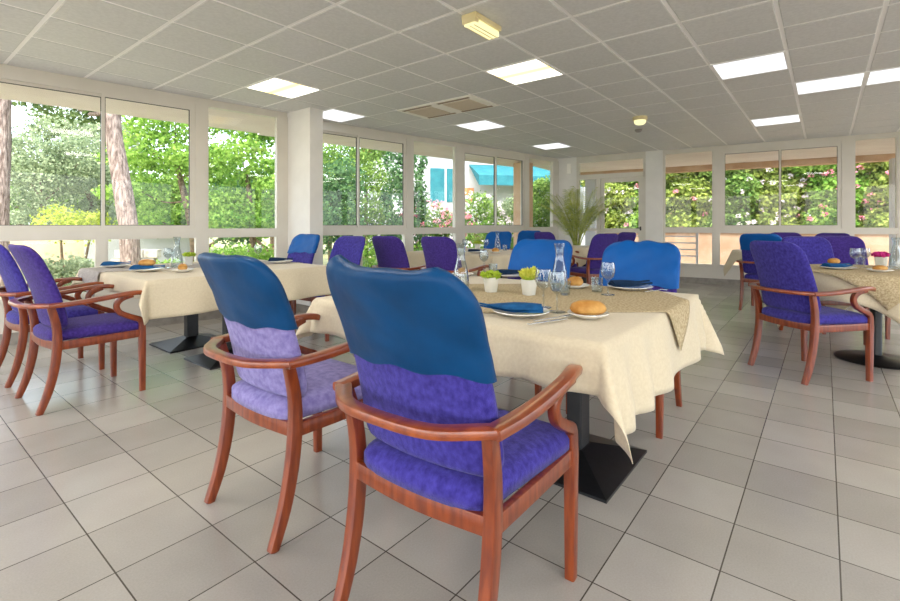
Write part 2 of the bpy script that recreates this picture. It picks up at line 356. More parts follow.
def window_wall(side, W, s_start, s_end, units, lowers, pl=ZL, door=None):
    """units: list of (s0,s1,kind,sash) upper bays; lowers: list of (s0,s1) lower panes; the rest is frame and plinth"""
    T = W.T(); b = MB()
    gaps = [(s_start, s_end)]
    if door: gaps = [(s_start, door[0]), (door[1], s_end)]
    for a, c in gaps:
        b.box(a, c, 0, .16, ZP, pl, T)                      # plinth
        b.box(a, c, -.03, .06, pl-.02, pl, T)                # sill
        b.box(a, c, -.025, .06, ZR0, ZR1-.02, T)             # transom
    b.box(s_start, s_end, -.012, .16, ZT_F+.03, HC+.02, T)   # header
    for s0, s1, kind, sash in units:
        if kind == 's': b.box(s0, s1, -.02, .06, ZT_S+.055, ZT_F+.03, T)
    # posts between upper bays
    prev = s_start
    for s0, s1, kind, sash in units:
        if s0 > prev+.001: b.box(prev, s0, -.03, .08, ZR1-.02, ZT_F+.03, T)
        prev = s1
    if prev < s_end: b.box(prev, s_end, -.03, .08, ZR1-.02, ZT_F+.03, T)
    prev = s_start
    for s0, s1 in lowers:
        if s0 > prev+.001: b.box(prev, s0, -.025, .08, pl, ZR0, T)
        prev = s1
    if prev < s_end and not door: b.box(prev, s_end, -.025, .08, pl, ZR0, T)
    o = struct(b.build('wall_'+side, M['frame']))
    for s0, s1, kind, sash in units:
        if kind == 's': window(W, s0, s1, ZR1-.02, ZT_S+.055, .028, sash)
        elif kind == 'f': window(W, s0, s1, ZR1-.02-.004, ZT_F+.03, .022)
    for s0, s1 in lowers: window(W, s0, s1, pl, ZR0, .016)
    sk = MB()
    for a, c in gaps: sk.box(a, c, -.012, .1, 0, ZP, T)
    struct(sk.build('baseboard_'+side, M['skirt']))

s = WL.s_of
sl = Wall(L0, A1)   # same line, longer
# left wall
w1 = s(192.5)-s(103)
U = [(-4.55, -4.55+2*w1, 's', -4.55+w1), (s(103)-w1-.03, s(194.5), 's', s(103)), (s(206), s(278), 'f', None)]
U[0] = (U[1][0]-.13-2*w1, U[1][0]-.13, 's', U[1][0]-.13-w1)
Lw = [(U[0][0], U[0][2-1]-w1-.04), (U[0][1]-w1+.04, U[0][1]-.02), (U[1][0]-.02, s(97)), (s(106), s(197)), (s(207), s(277))]
Lw[0] = (U[0][0], U[0][1]-w1-.04)
window_wall('left', WL, -5.2, WL.len+.06, U, Lw, .42)
# far left wall
s = WF.s_of
U = [(s(300), s(405.5), 's', s(358)), (s(412), s(455.5), 'f', None), (s(463), s(523.5), 's', s(495.5)), (s(528), s(553), 'f', None)]
Lw = [(s(300), s(356)), (s(361), s(405)), (s(412), s(455.5)), (s(464), s(492)), (s(497), s(523)), (s(528), s(553))]
window_wall('far_left', WF, -.35, WF.len, U, Lw, .38)
# far right wall, with the glazed door
s = WR.s_of
U = [(s(664), s(713.5), 'f', None), (s(721.5), s(841.5), 's', s(780)), (s(853.5), s(898), 'f', None)]
e0 = s(898)+.14; U += [(e0, e0+2.0, 's', e0+1.0), (e0+2.14, e0+2.9, 'f', None)]
Lw = [(s(664), s(713)), (s(719), s(779)), (s(783), s(841)), (s(853), s(898)), (e0, e0+.98), (e0+1.02, e0+2.0), (e0+2.14, e0+2.9)]
d0, d1 = s(577), s(646)
T = WR.T()
# build the plain strips next to the door by hand
b = MB(); b.box(-.1, d0, 0, .16, ZP, HC+.02, T); b.box(d1, s(663), -.05, .16, ZP, HC+.02, T)
struct(b.build('wall_far', M['wall']))
class Sub(Wall): pass
WR2 = Wall(Vector(WR.pt(s(663)).xy), R1)
off = s(663)
window_wall('far_right', WR2, 0, WR2.len, [(a-off, c-off, k, (q-off) if q else None) for a, c, k, q in U], [(a-off, c-off) for a, c in Lw], .36)
b = MB(); b.box(-.1, d0, -.012, .1, 0, ZP, T); b.box(d1, s(663), -.06, .1, 0, ZP, T); struct(b.build('baseboard_far', M['skirt']))
# door unit: transom light above, sidelight, door leaf
b = MB(); zt = 2.13
b.box(d0, d1, -.03, .08, 2.50, HC+.02, T); b.box(d0, d1, -.03, .08, zt, zt+.10, T)
b.box(d0, d0+.05, -.03, .08, 0, 2.5, T); b.box(d1-.05, d1, -.03, .08, 0, 2.5, T)
sm = s(597); b.box(sm, s(600.5), -.03, .08, 0, zt, T); b.box(d0+.05, sm, -.03, .08, 0, .3, T); b.box(d0+.05, sm, -.03, .08, 1.0, 1.06, T)
do = struct(b.build('door_1', M['frame']))
gb = MB(); gb.box(d0+.05, d1-.05, .01, .014, zt+.1, 2.5, T); gb.build('transom_pane', M['pane'], do)
gb = MB(); gb.box(d0+.05, sm, .01, .014, .3, 1.0, T); gb.box(d0+.05, sm, .01, .014, 1.06, zt, T); gb.build('side_pane', M['pane'], do)
lf = MB(); a, c = s(601), d1-.052
lf.box(a, a+.07, -.02, .03, .02, zt-.01, T); lf.box(c-.09, c, -.02, .03, .02, zt-.01, T); lf.box(a+.07, c-.09, -.02, .03, zt-.09, zt-.01, T)
lf.box(a+.07, c-.09, -.02, .03, .02, .25, T); lf.box(a+.07, c-.09, -.02, .03, .96, 1.06, T)
leafo = lf.build('door_leaf', M['frame'], do)
gb = MB(); gb.box(a+.07, c-.09, .003, .007, 1.06, zt-.09, T); gb.box(a+.07, c-.09, .003, .007, .25, .96, T); gb.build('glass_pane', M['pane'], leafo)
hb = MB(); hb.box(c-.065, c-.035, -.035, -.02, 1.02, 1.10, T); hb.box(c-.13, c-.04, -.055, -.04, 1.06, 1.08, T); hb.box(c-.055, c-.045, -.04, -.02, 1.06, 1.08, T); hb.build('handle', M['dark_line'], leafo)
# unseen sides of the room, left open above the parapet to let more daylight in
for side, p, q in (('right', R1, R2), ('rear', R2, R3), ('near_left', R3, L0)):
    W = Wall(p, q); T = W.T(); b = MB(); b.box(0, W.len, 0, .16, 0, .3, T); b.box(0, W.len, 0, .16, 2.45, HC+.02, T)
    n = max(2, round(W.len/2.2)); st = W.len/n
    for k in range(n+1): b.box(max(0, k*st-.1), min(W.len, k*st+.1), 0, .16, .3, 2.45, T)
    struct(b.build('wall_'+side, M['wall']))
    b = MB(); b.box(-1, W.len+1, .16, 1.6, 2.6, 2.75, T); struct(b.build('trim_'+side, M['soffit']))  # unseen overhang, added to keep direct sun out of the room
    b = MB(); b.box(-3, W.len+3, .16, 7, -.12, -.03, T); struct(b.build(side+'_terrace_ground', M['concrete']))  # unseen pale ground, added to bounce daylight up to the ceiling
# lower-left corner of left wall: fill between L0 and start of the glazing
W = Wall(L0, A1)
# column
b = MB(); b.prism([(-1.82, 5.99), (-1.70, 6.15), (-2.02, 6.80), (-2.30, 6.36)], 0, HC+.01)
struct(b.build('wall_column', M['wall']))
tb = MB(); tb.prism([(-1.82, 5.975), (-1.688, 6.15), (-2.0, 6.70), (-2.29, 6.35)], 0, .10); struct(tb.build('baseboard_column', M['skirt']))

# thermostat box on the far wall
T = WR.T(); b = MB(); q = WR.s_of(569.5); b.box(q-.05, q+.04, -.035, 0, 2.28, 2.5, T, bev=.006)
o = b.build('wall_sensor', M['ac']); tag(o, 'small beige box mounted high on the far wall left of the glazed door', 'sensor')

# ------------------------------------------------------------------ ceiling fittings
def panel(c, on, name, label, group):
    p = cell_c(*c); t = thing(name, label, 'ceiling light', (p.x, p.y, HC), ANG, group); h = SC/2
    b = MB(); w = .022
    for (x0, x1, y0, y1) in ((-h, h, -h, -h+w), (-h, h, h-w, h), (-h, -h+w, -h+w, h-w), (h-w, h, -h+w, h-w)): b.box(x0, x1, y0, y1, -.002, .005)
    b.build('frame', M['bar_c'], t)
    b = MB(); b.box(-h+w, h-w, -h+w, h-w, .0005, .0045); b.build('diffuser', M[on if on else 'lamp_dim'], t)
panel(lit[0], 'lamp_on', 'ceiling_light', 'bright yellowish square ceiling light above the windows just left of the white column', None)
panel(lit[1], 'lamp_on', 'ceiling_light', 'bright yellowish square ceiling light beside the yellow emergency lamp', None)
for c, l in zip(dim, ['pale square ceiling panel right of the smoke detector lamp, largest of the unlit ones', 'pale square ceiling panel near the far windows, behind the larger pale panel',
                      'pale square ceiling panel just beyond the air conditioning cassette', 'pale square ceiling panel nearest the far corner of the room', 'pale square ceiling panel right beside the white column',
                      'dull square ceiling panel in the row at the right, left of the two', 'dull square ceiling panel at the right edge of the picture']):
    panel(c, False, 'ceiling_light', l, 'pale ceiling panels')
for c in fill_cells: panel(c, 'lamp_near', 'ceiling_light', 'lit square ceiling light in the near part of the room', 'ceiling lights overhead')  # added fill lamps, all outside the camera view
# air conditioner: two square grilles in one white frame
p = (cell_c(*ac[0])+cell_c(*ac[1]))/2
t = thing('air_conditioner', 'white ceiling air conditioning cassette with two brownish square grilles', 'air conditioner', (p.x, p.y, HC), ANG)
b = MB(); hx, hy = SC/2+.01, SC+.01
b.box(-hx, hx, -hy, hy, -.012, .004, bev=.005); b.build('panel', M['ac'], t)
for sy in (-1, 1):
    cy = sy*SC/2
    b = MB(); b.box(-.20, .20, cy-.20, cy+.20, -.020, -.010, bev=.004); gr = b.build('grille', M['ac_grille'], t)
    b = MB()
    for k in range(14): y = cy-.18+k*.0277; b.box(-.19, .19, y, y+.008, -.023, -.019)
    b.build('slats', M['ac_grille'], gr)
    b = MB(); b.box(-.27, -.225, cy-.24, cy+.24, -.016, -.0125); b.box(.225, .27, cy-.24, cy+.24, -.016, -.0125); b.build('air_slot', M['ac_slot'], t)
# emergency lamps
def emergency(px, py, label, sz=(.34, .13, .085)):
    d = F*(HC-H)/(CY-py); p = Vector(((px-CX)/F*d, d, HC)); t = thing('emergency_light', label, 'emergency light', p, ANG)
    L_, w, h = sz
    b = MB(); b.box(-L_/2, L_/2, -w/2, w/2, -h*.45, 0, bev=.008); b.build('housing', M['yellow_plastic'], t)
    b = MB(); b.box(-L_/2+.012, L_/2-.012, -w/2+.012, w/2-.012, -h, -h*.45, bev=.012); le = b.build('lens', M['yellow_lens'], t)
    b = MB()
    for k in range(3): y = -w/2+.028+k*(w-.056)/2; b.box(-L_/2+.02, L_/2-.02, y-.003, y+.003, -h-.003, -h+.002)
    b.box(-L_/2+.002, -L_/2+.045, -w/2+.008, w/2-.008, -h*.8, -h*.4); b.build('rib', M['yellow_plastic'], le)
emergency(482, 21, 'large yellowed plastic emergency light box on the ceiling near the lit panel')
emergency(606, 157, 'yellow emergency lamp on the ceiling above the glazed door', (.36, .13, .07))
d = F*(HC-H)/(CY-117); p = Vector(((640-CX)/F*d, d, HC))
t = thing('round_emergency_light', 'small round yellowish lamp on the ceiling in front of the far windows', 'emergency light', p, 0)
MB().lathe([(.001, 0), (.095, 0), (.1, -.02), (.092, -.05), (.001, -.05)], 24).build('housing', M['yellow_plastic'], t, True)
MB().lathe([(.08, -.048), (.075, -.085), (.05, -.105), (.001, -.11)], 24).build('lens', M['yellow_lens'], t, True)
d = F*(HC-H)/(CY-129.5); p = Vector(((638.5-CX)/F*d, d, HC))
t = thing('smoke_detector', 'tiny grey detector on the ceiling just behind the small round lamp', 'detector', p, 0)
MB().lathe([(.001, 0), (.055, 0), (.055, -.02), (.03, -.045), (.001, -.05)], 20).build('body', M['skirt'], t, True)

# ------------------------------------------------------------------ chairs
def pillow(cfun, U_, V_, inset=6):
    """closed cushion from a function (u in -1..1, v in 0..1, side +-1) -> point"""
    v = []; f = []
    for sd in (1, -1):
        for j in range(V_+1):
            for i in range(U_+1):
                u = -1+2*i/U_; w = j/V_
                u = math.sin(u*PI/2)*.6+u*.4; w2 = .5-.5*math.cos(w*PI); w = w*.5+w2*.5
                v.append(cfun(u, w, sd))
    k = (U_+1)*(V_+1)
    for sd in (0, 1):
        for j in range(V_):
            for i in range(U_):
                a = sd*k+j*(U_+1)+i; q = (a, a+1, a+U_+2, a+U_+1); f.append(q if sd == 0 else q[::-1])
    return v, f, k
def rim(f, U_, V_, k, edges='bltr'):
    W = U_+1
    if 'b' in edges: f += [(i, k+i, k+i+1, i+1) for i in range(U_)]
    if 't' in edges: f += [(V_*W+i, V_*W+i+1, k+V_*W+i+1, k+V_*W+i) for i in range(U_)]
    if 'l' in edges: f += [(j*W, (j+1)*W, k+(j+1)*W, k+j*W) for j in range(V_)]
    if 'r' in edges: f += [(j*W+U_, k+j*W+U_, k+(j+1)*W+U_, (j+1)*W+U_) for j in range(V_)]
ZB0, ZB1 = .485, 1.01
def back_center(z):  # lean of the backrest
    t = (z-ZB0)/(ZB1-ZB0); return -.195-.06*t*1.0-.105*t*t-.0*t
def back_half(z, grow=0):
    t = (z-ZB0)/(ZB1-ZB0)
    w = .246-.016*t
    r = .095; top = ZB1+grow-z
    if top < r: w -= r-math.sqrt(max(0, r*r-(r-top)**2))
    bt = z-ZB0; rb = .07
    if bt < rb: w -= (rb-math.sqrt(max(0, rb*rb-(rb-bt)**2)))*.7
    return w+grow
def curve_y(x): return .55*x*x
def backrest_mesh():
    def fn(u, v, sd):
        z = ZB0+(ZB1-ZB0)*v; w = back_half(z); x = u*w
        E = (max(0, 1-abs(u)**5))**.4*(max(0, 1-abs(2*v-1)**14))**.5
        th = .026+.006*(1-abs(u))
        return Vector((x, back_center(z)+curve_y(x)+sd*th*(.25+.75*E), z))
    v, f, k = pillow(fn, 20, 26); rim(f, 20, 26, k); return v, f
def cover_mesh(z0, seed, amp=.010, hem=.01, puff=0):
    def fn(u, v, sd):
        zb = z0+hem*math.sin(u*2+seed)+.006*math.sin(u*9+seed*2)
        z = zb+(ZB1+.012-zb)*v; w = back_half(min(z, ZB1+.0115), .012); x = u*w
        E = (max(0, 1-abs(u)**6))**.35*(max(0, 1-v**16))**.5
        th = .034+.4*max(0, amp-.004)+.008*(1-abs(u))
        wr = amp*noise2(u*2.6+v*1.4, v*3.2-u*1.2, seed+sd)*min(1, v*4+.3)
        wr2 = amp*.5*noise2(u*6+v*3, v*2, seed+5)*v*(1-v**4)
        y = back_center(min(z, ZB1))+curve_y(x)+sd*(th*(.22+.78*E)+wr+wr2)
        dz = puff*(abs(u)**3)*v**6*(1 if u < 0 else .3)*.03+(.002+max(0, amp-.006)*1.2)*math.sin(u*(5+500*max(0, amp-.006)+u*2)+seed)*v**8
        return Vector((x*(1+puff*.05*v*v), y, z+dz))
    v, f, k = pillow(fn, 26, 22); rim(f, 26, 22, k, 'ltr'); return v, f
def seat_mesh():
    def fn(u, v, sd):
        y = -.235+.50*v; hw = .215+.05*v
        r = .05; d = min(v, 1-v)*.50
        if d < r: hw -= (r-math.sqrt(max(0, r*r-(r-d)**2)))*.8
        x = u*hw; E = (max(0, 1-abs(u)**6))**.4*(max(0, 1-abs(2*v-1)**8))**.45
        zc = .445; top = .024+.022*E+.008*(1-u*u)*math.sin(v*PI)
        bow = .014*(1-u*u)*(1-min(1, v*6))
        return Vector((x, y-bow, zc+(top*(.35+.65*E) if sd > 0 else -.027)))
    v, f, k = pillow(fn, 18, 18); rim(f, 18, 18, k); return v, f
bmv, bmf = backrest_mesh(); smv, smf = seat_mesh()
chair_cache = {}
def mesh_from(key, v, f, m):
    if key in chair_cache: return chair_cache[key]
    o = obj(key, v, f, m); me = o.data; bpy.data.objects.remove(o); chair_cache[key] = me; return me
def link(name, me, parent):
    o = bpy.data.objects.new(name, me); COL.objects.link(o); o.parent = parent; return o
def base_mesh(key, b, m):
    if key not in chair_cache:
        o = b.build(str(key), m, None, True, 40); chair_cache[key] = o.data; bpy.data.objects.remove(o)
    return chair_cache[key]
def make_chair(label, pos, heading, fab='violet', cover=None, cz=.78, seed=0, group='upholstered wooden armchairs', amp=.005, puff=0, hem=.01):
    t = thing('armchair', label, 'chair', (pos[0], pos[1], 0), -math.radians(heading), group)
    link('seat', mesh_from('seat_'+fab, smv, smf, M[fab]), t)
    link('backrest', mesh_from('backrest_'+fab, bmv, bmf, M[fab]), t)
    if cover:
        v, f = cover_mesh(cz, seed, amp, hem, puff)
        o = obj('back_cover', v, f, M[cover], t); o['label'] = 'blue leatherette cover pulled over the top of the backrest'
    for sx in (-1, 1):
        if ('fl', sx) not in chair_cache:
            b = MB(); b.sweep([(sx*.255, .243, 0), (sx*.256, .242, .2), (sx*.257, .240, .395), (sx*.258, .238, .475)], [.032, .036, .04, .036], [.034, .038, .042, .036], (1, 0, 0), 2, .35)
            base_mesh(('fl', sx), b, M['wood'])
            b = MB(); b.sweep([(sx*.235, -.298, 0), (sx*.235, -.255, .12), (sx*.236, -.225, .26), (sx*.238, -.212, .40), (sx*.242, -.218, .52), (sx*.250, -.245, .632)], [.03, .033, .035, .036, .034, .03], [.034, .042, .046, .046, .042, .038], (1, 0, 0), 4, .35)
            base_mesh(('rl', sx), b, M['wood'])
            b = MB(); b.sweep([(sx*.266, -.262, .645), (sx*.280, -.15, .648), (sx*.290, -.02, .659), (sx*.292, .10, .672), (sx*.28, .19, .676), (sx*.272, .24, .670), (sx*.270, .262, .660)], [.052, .05, .046, .044, .044, .042, .03], [.028, .029, .030, .030, .031, .032, .024], (1, 0, 0), 5, .6)
            base_mesh(('arm', sx), b, M['wood_arm'])
            b = MB(); b.sweep([(sx*.281, .175, .668), (sx*.272, .115, .645), (sx*.266, .088, .603), (sx*.264, .105, .555), (sx*.262, .165, .518), (sx*.259, .225, .488), (sx*.258, .243, .455)], [.036, .034, .033, .033, .034, .036, .036], [.042, .038, .034, .034, .036, .038, .038], (1, 0, 0), 5, .5)
            base_mesh(('sup', sx), b, M['wood'])
        link('leg', chair_cache[('fl', sx)], t); link('leg', chair_cache[('rl', sx)], t)
        link('arm', chair_cache[('arm', sx)], t); link('arm_support', chair_cache[('sup', sx)], t)
    if 'apron' not in chair_cache:
        b = MB()
        b.sweep([(-.235, -.222, .398), (0, -.236, .394), (.235, -.222, .398)], .022, .05, (0, 1, 0), 5, .2)
        b.sweep([(-.252, .235, .392), (0, .247, .392), (.252, .235, .396)], .022, .052, (0, 1, 0), 5, .2)
        for sx in (-1, 1): b.sweep([(sx*.238, -.21, .392), (sx*.248, .01, .392), (sx*.257, .23, .396)], .022, .05, (1, 0, 0), 2, .2)
        base_mesh('apron', b, M['wood'])
        b = MB(); b.sweep([(-.274, -.238, .645), (-.232, -.274, .645), (-.14, -.338, .645), (0, -.352, .645), (.14, -.338, .645), (.232, -.274, .645), (.274, -.238, .645)], [.05, .05, .046, .044, .046, .05, .05], .026, (0, 1, 0), 5, .6)
        base_mesh('rail', b, M['wood_arm'])
    link('seat_frame', chair_cache['apron'], t); link('back_rail', chair_cache['rail'], t)
    return t

G1 = 'armchairs at the large foreground table'; G2 = 'armchairs at the table by the left windows'; G3 = 'armchairs around the far tables'; G4 = 'armchairs around the right tables'
make_chair('nearest armchair, large, violet seat with a blue cover over its back, at the foreground table', (.03, 1.46), 36, 'violet', 'cover', .755, 1, G1, .005, 1.0, .006)
make_chair('faded lavender armchair with a dark blue back cover, left of the nearest armchair', (-.625, 2.005), 38, 'lavender', 'cover', .765, 4, G1, .004)
make_chair('blue covered armchair facing us across the right end of the foreground table', (1.05, 2.85), 218, 'purple', 'cover2', .735, 9, G1, .010)
make_chair('blue covered armchair facing us across the table, behind the pot plants and carafe', (.48, 3.27), 218, 'purple', 'cover2', .735, 13, G1, .006)
make_chair('bare purple armchair at the left, its right arm nearest the white cloth', (-2.475, 3.17), 36, 'purple', None, group=G2)
make_chair('bare blue-violet armchair at the left picture edge, half hidden behind its neighbour', (-3.105, 3.645), 37, 'violet', None, group=G2)
make_chair('violet armchair without cover leaning by the right end of the left window table', (-1.30, 4.92), 214, 'violet', None, group=G2)
make_chair('blue covered armchair standing in front of the white column', (-1.93, 5.36), 216, 'violet', 'cover2', .80, 21, G2, .006)
make_chair('purple armchair seen from behind, left of two at the middle far table', (-.56, 5.52), 36, 'purple', None, group=G3)
make_chair('purple armchair seen from behind, right of two at the middle far table', (.02, 5.22), 36, 'purple', None, group=G3)
make_chair('blue covered armchair on the far side of the middle far table behind a carafe', (.62, 7.75), 214, 'violet', 'cover2', .735, 5, G3)
make_chair('small blue covered armchair far back, left of the purple one by the palm', (1.40, 9.0), 205, 'violet', 'cover2', .735, 6, G3)
make_chair('purple armchair far back in front of the potted palm', (1.78, 8.1), 150, 'purple', None, group=G3)
make_chair('dark violet armchair seen from behind, in front of the glazed door', (2.10, 7.08), -22, 'purple', None, group=G3)
make_chair('purple armchair half hidden behind the dark violet one at the door', (2.68, 7.92), 250, 'purple', None, group=G3)
make_chair('blue-violet armchair seen from behind at the right, at the round table', (2.735, 3.61), 79, 'violet', None, group=G4)
make_chair('violet armchair facing us behind the plates of the right round table', (3.70, 4.72), 192, 'violet', None, group=G4)
make_chair('darker violet armchair behind the pink flower pot on the right round table', (4.18, 4.98), 205, 'purple', None, group=G4)
make_chair('armchair with a dark blue cover at the far right table, its back to us', (4.19, 6.24), 50, 'violet', 'cover2', .80, 8, G4)
make_chair('violet armchair beyond the far right table, left of the two there', (5.34, 7.45), 205, 'purple', None, group=G4)
make_chair('violet armchair beyond the far right table, right of the two there', (5.55, 7.0), 235, 'purple', None, group=G4)

# ------------------------------------------------------------------ tables
def table(center, label, group, rz=ANG, half=(.66, .36), base='square', top=.745):
    t = thing('pedestal_table', label, 'table', (center[0], center[1], 0), rz, group)
    b = MB()
    if base == 'square': b.box(-half[0], half[0], -half[1], half[1], top-.028, top-.002, bev=.004)
    else: b.lathe([(.001, top-.028), (half[0]-.01, top-.028), (half[0], top-.015), (half[0]-.01, top-.002), (.001, top-.002)], 48)
    b.build('tabletop', M['tabletop'], t)
    b = MB()
    if base == 'square': b.box(-.052, .052, -.037, .037, .05, top-.03, bev=.006)
    else: b.lathe([(.04, .03), (.04, top-.03)], 24)
    b.build('column', M['black'], t, base != 'square')
    b = MB()
    if base == 'square':
        h1, h2 = .275, .24; v = []
        for (x, y, z) in ((h1, h2, 0), (h1, h2, .012), (.058, .045, .075)): v += [(-x, -y, z), (x, -y, z), (x, y, z), (-x, y, z)]
        f = [(0, 3, 2, 1), (8, 9, 10, 11)]+[(a+k, a+(k+1) % 4, a+4+(k+1) % 4, a+4+k) for a in (0, 4) for k in range(4)]
        b.add(v, f)
    else: b.lathe([(.001, 0), (.27, 0), (.275, .008), (.26, .018), (.08, .03), (.045, .05), (.001, .05)], 48)
    b.build('base', M['black'], t, base != 'square')
    return t
def drape_map(x, y, a, b, z, seed, flare=.05, amp=.026, drop=(1, 1)):
    ex = max(abs(x)-a, 0); ey = max(abs(y)-b, 0); sx = 1 if x > 0 else -1; sy = 1 if y > 0 else -1
    R = .012
    if ex == 0 and ey == 0: return Vector((x, y, z))
    def hang(e, t):
        if e < R*1.57: th = e/R; return R*math.sin(th), R*(1-math.cos(th))
        e2 = e-R*1.57; o = R+e2*flare+amp*min(1, e2*5)*(.5+.5*math.sin(t*19+seed+2*math.sin(t*5+seed)))
        return o, R+e2*.985
    if ey == 0: o, d = hang(ex, y); return Vector((sx*(a+o), y, z-d))
    if ex == 0: o, d = hang(ey, x+1.3); return Vector((x, sy*(b+o), z-d))
    r = math.hypot(ex, ey); th = math.atan2(ey, ex)
    k = math.sin(2*th)**2
    o1, d = hang(r, y*(1-th/(PI/2))+(x+1.3)*(th/(PI/2)))
    o = R*min(1, r/R)+ (max(0, r-R))*(.10+.34*k)
    if r < R: o = r
    d = math.sqrt(max(0, r*r-o*o))
    # the fold of the corner turns sideways: points fall closer to one edge
    wx = math.cos(th); wy = math.sin(th)
    return Vector((sx*(a+o*wx*1.0), sy*(b+o*wy*1.0), z-d))
def cloth_obj(name, corner0, size, rot, a, b, z, m, center, rz, seed, res=.022, flare=.05, amp=.042, lift=0):
    """flat rectangle of cloth (corner0,size, turned by rot about its centre) draped on a table of half sizes a,b"""
    nx, ny = int(size[0]/res), int(size[1]/res); v = []; f = []
    cx_, cy_ = corner0[0]+size[0]/2, corner0[1]+size[1]/2; cr, sr = math.cos(rot), math.sin(rot)
    for j in range(ny+1):
        for i in range(nx+1):
            x = -size[0]/2+size[0]*i/nx; y = -size[1]/2+size[1]*j/ny
            X, Y = cx_+x*cr-y*sr, cy_+x*sr+y*cr
            p = drape_map(X, Y, a+lift, b+lift, z+lift, seed, flare, amp)
            if p.z > z-.001: p.z += .0012*noise2(X*7, Y*7, seed)
            v.append(p)
    for j in range(ny):
        for i in range(nx): q = j*(nx+1)+i; f.append((q, q+1, q+nx+2, q+nx+1))
    o = obj(name, v, f, m, None, True, None, (center[0], center[1], 0), rz)
    md = o.modifiers.new('thickness', 'SOLIDIFY'); md.thickness = .002; md.offset = 1 if f else 0
    return o
def round_cloth(name, r, z, m, center, seed, square, rot, res=.03, amp=.04, lift=0):
    n = int(2*square/res); v = []; f = []; cr, sr = math.cos(rot), math.sin(rot)
    for j in range(n+1):
        for i in range(n+1):
            x, y = -square+2*square*i/n, -square+2*square*j/n; X, Y = x*cr-y*sr, x*sr+y*cr; d = math.hypot(X, Y)
            if d <= r: v.append(Vector((X, Y, z))); continue
            e = d-r; a = math.atan2(Y, X); R = .015
            if e < R*1.57: o_, dz = R*math.sin(e/R), R*(1-math.cos(e/R))
            else:
                e2 = e-R*1.57; o_ = R+e2*.10+amp*min(1, e2*4)*(1+math.sin(a*9+seed+math.sin(a*3))); dz = R+e2*.97
            v.append(Vector(((r+o_)*math.cos(a), (r+o_)*math.sin(a), z-dz)))
    for j in range(n):
        for i in range(n): q = j*(n+1)+i; f.append((q, q+1, q+n+2, q+n+1))
    o = obj(name, v, f, m, None, True, None, (center[0], center[1], 0), 0)
    md = o.modifiers.new('thickness', 'SOLIDIFY'); md.thickness = .002; md.offset = 1
    return o
TZ = .75
def rect_set(near, lc, ld, names, cloth_label, topper, seed, ext, group, cloth_m='cloth'):
    """two pedestal tables side by side under one cloth; near = nearest corner, lc/ld = lengths along the two tile directions"""
    c = Vector((near[0], near[1], 0))+CD*lc/2+DD*ld/2
    for k, nm in zip((-1, 1), names): q = c+DD*k*ld/4; table((q.x, q.y), nm, group, ANG, (lc/2-.003, ld/4-.003))
    o = cloth_obj('tablecloth', (-lc/2-ext[0], -ld/2-ext[1]), (lc+ext[0]+ext[2], ld+ext[1]+ext[3]), 0, lc/2, ld/2, TZ, M[cloth_m], c, ANG, seed)
    tag(o, cloth_label, 'tablecloth', 'ivory tablecloths')
    if topper:
        lab, (w, h), r, m, shift = topper
        o = cloth_obj('table_runner', (-w/2+shift[0], -h/2+shift[1]), (w, h), r, lc/2+.014, ld/2+.014, TZ+.004, M[m], c, ANG, seed, flare=.055, amp=.042)
        tag(o, lab, 'table runner', 'jacquard table runners')
    return c
# ext: beyond near(-C), beyond right(-D), far(+C), left(+D)
c1 = rect_set((.4785, 1.495), 1.37, 1.52, ['foreground pedestal table under the ivory cloth, its black pyramid base in view', 'second foreground pedestal table, left half under the same ivory cloth'],
              'large ivory tablecloth on the foreground table, hanging in pointed corners', ('beige jacquard runner laid slantwise on the foreground table, one corner hanging', (1.74, .98), -ANG+.02, 'topper', (0, .0)), 2.0, (.17, .30, .2, .2), 'paired foreground tables')
c2 = rect_set((-2.08, 3.19), 1.52, 1.52, ['left window table, nearer one of the two black based pedestals', 'left window table, farther one of the two black based pedestals'],
              'ivory tablecloth with straight front drop on the table by the left windows', ('greyish jacquard runner on the left window table, hanging on the chair side', (1.9, .5), -ANG+.62, 'topper_grey', (.0, .2)), 6.0, (.13, .27, .15, .15), 'paired left tables')
c3 = rect_set((.49, 5.76), 1.4, 1.5, ['middle far pedestal table, nearer right half under pale cloth', 'middle far pedestal table, farther left half under pale cloth'],
              'pale tablecloth on the middle far table behind the foreground carafes', None, 8.0, (.25, .25, .2, .2), 'paired middle far tables')
table((3.54, 3.93), 'right pedestal table with a round black base plate', None, 0, (.56, .56), 'round')
tag(round_cloth('tablecloth', .57, TZ, M['cloth'], (3.54, 3.93), 1.0, .79, .5), 'ivory tablecloth falling in soft folds on the right round table', 'tablecloth', 'ivory tablecloths')
tag(round_cloth('tablecloth_overlay', .585, TZ+.005, M['topper'], (3.54, 3.93), 1.0, .60, .15, amp=.045), 'darker beige overlay cloth on top of the right round table', 'tablecloth')
table((4.78, 6.86), 'far right pedestal table in front of the terrace windows', None, 0, (.58, .58), 'round')
tag(round_cloth('tablecloth', .59, TZ, M['cloth'], (4.78, 6.86), 3.0, .72, .3), 'ivory tablecloth on the far right table, a fold showing left of the blue chair', 'tablecloth', 'ivory tablecloths')
table((2.35, 8.4), 'small pedestal table in front of the potted palm', None, 0, (.38, .38), 'round')
tag(round_cloth('tablecloth', .39, TZ, M['cloth'], (2.35, 8.4), 4.0, .62, .2), 'pale tablecloth on the small table beside the dark violet chair and palm', 'tablecloth', 'ivory tablecloths')

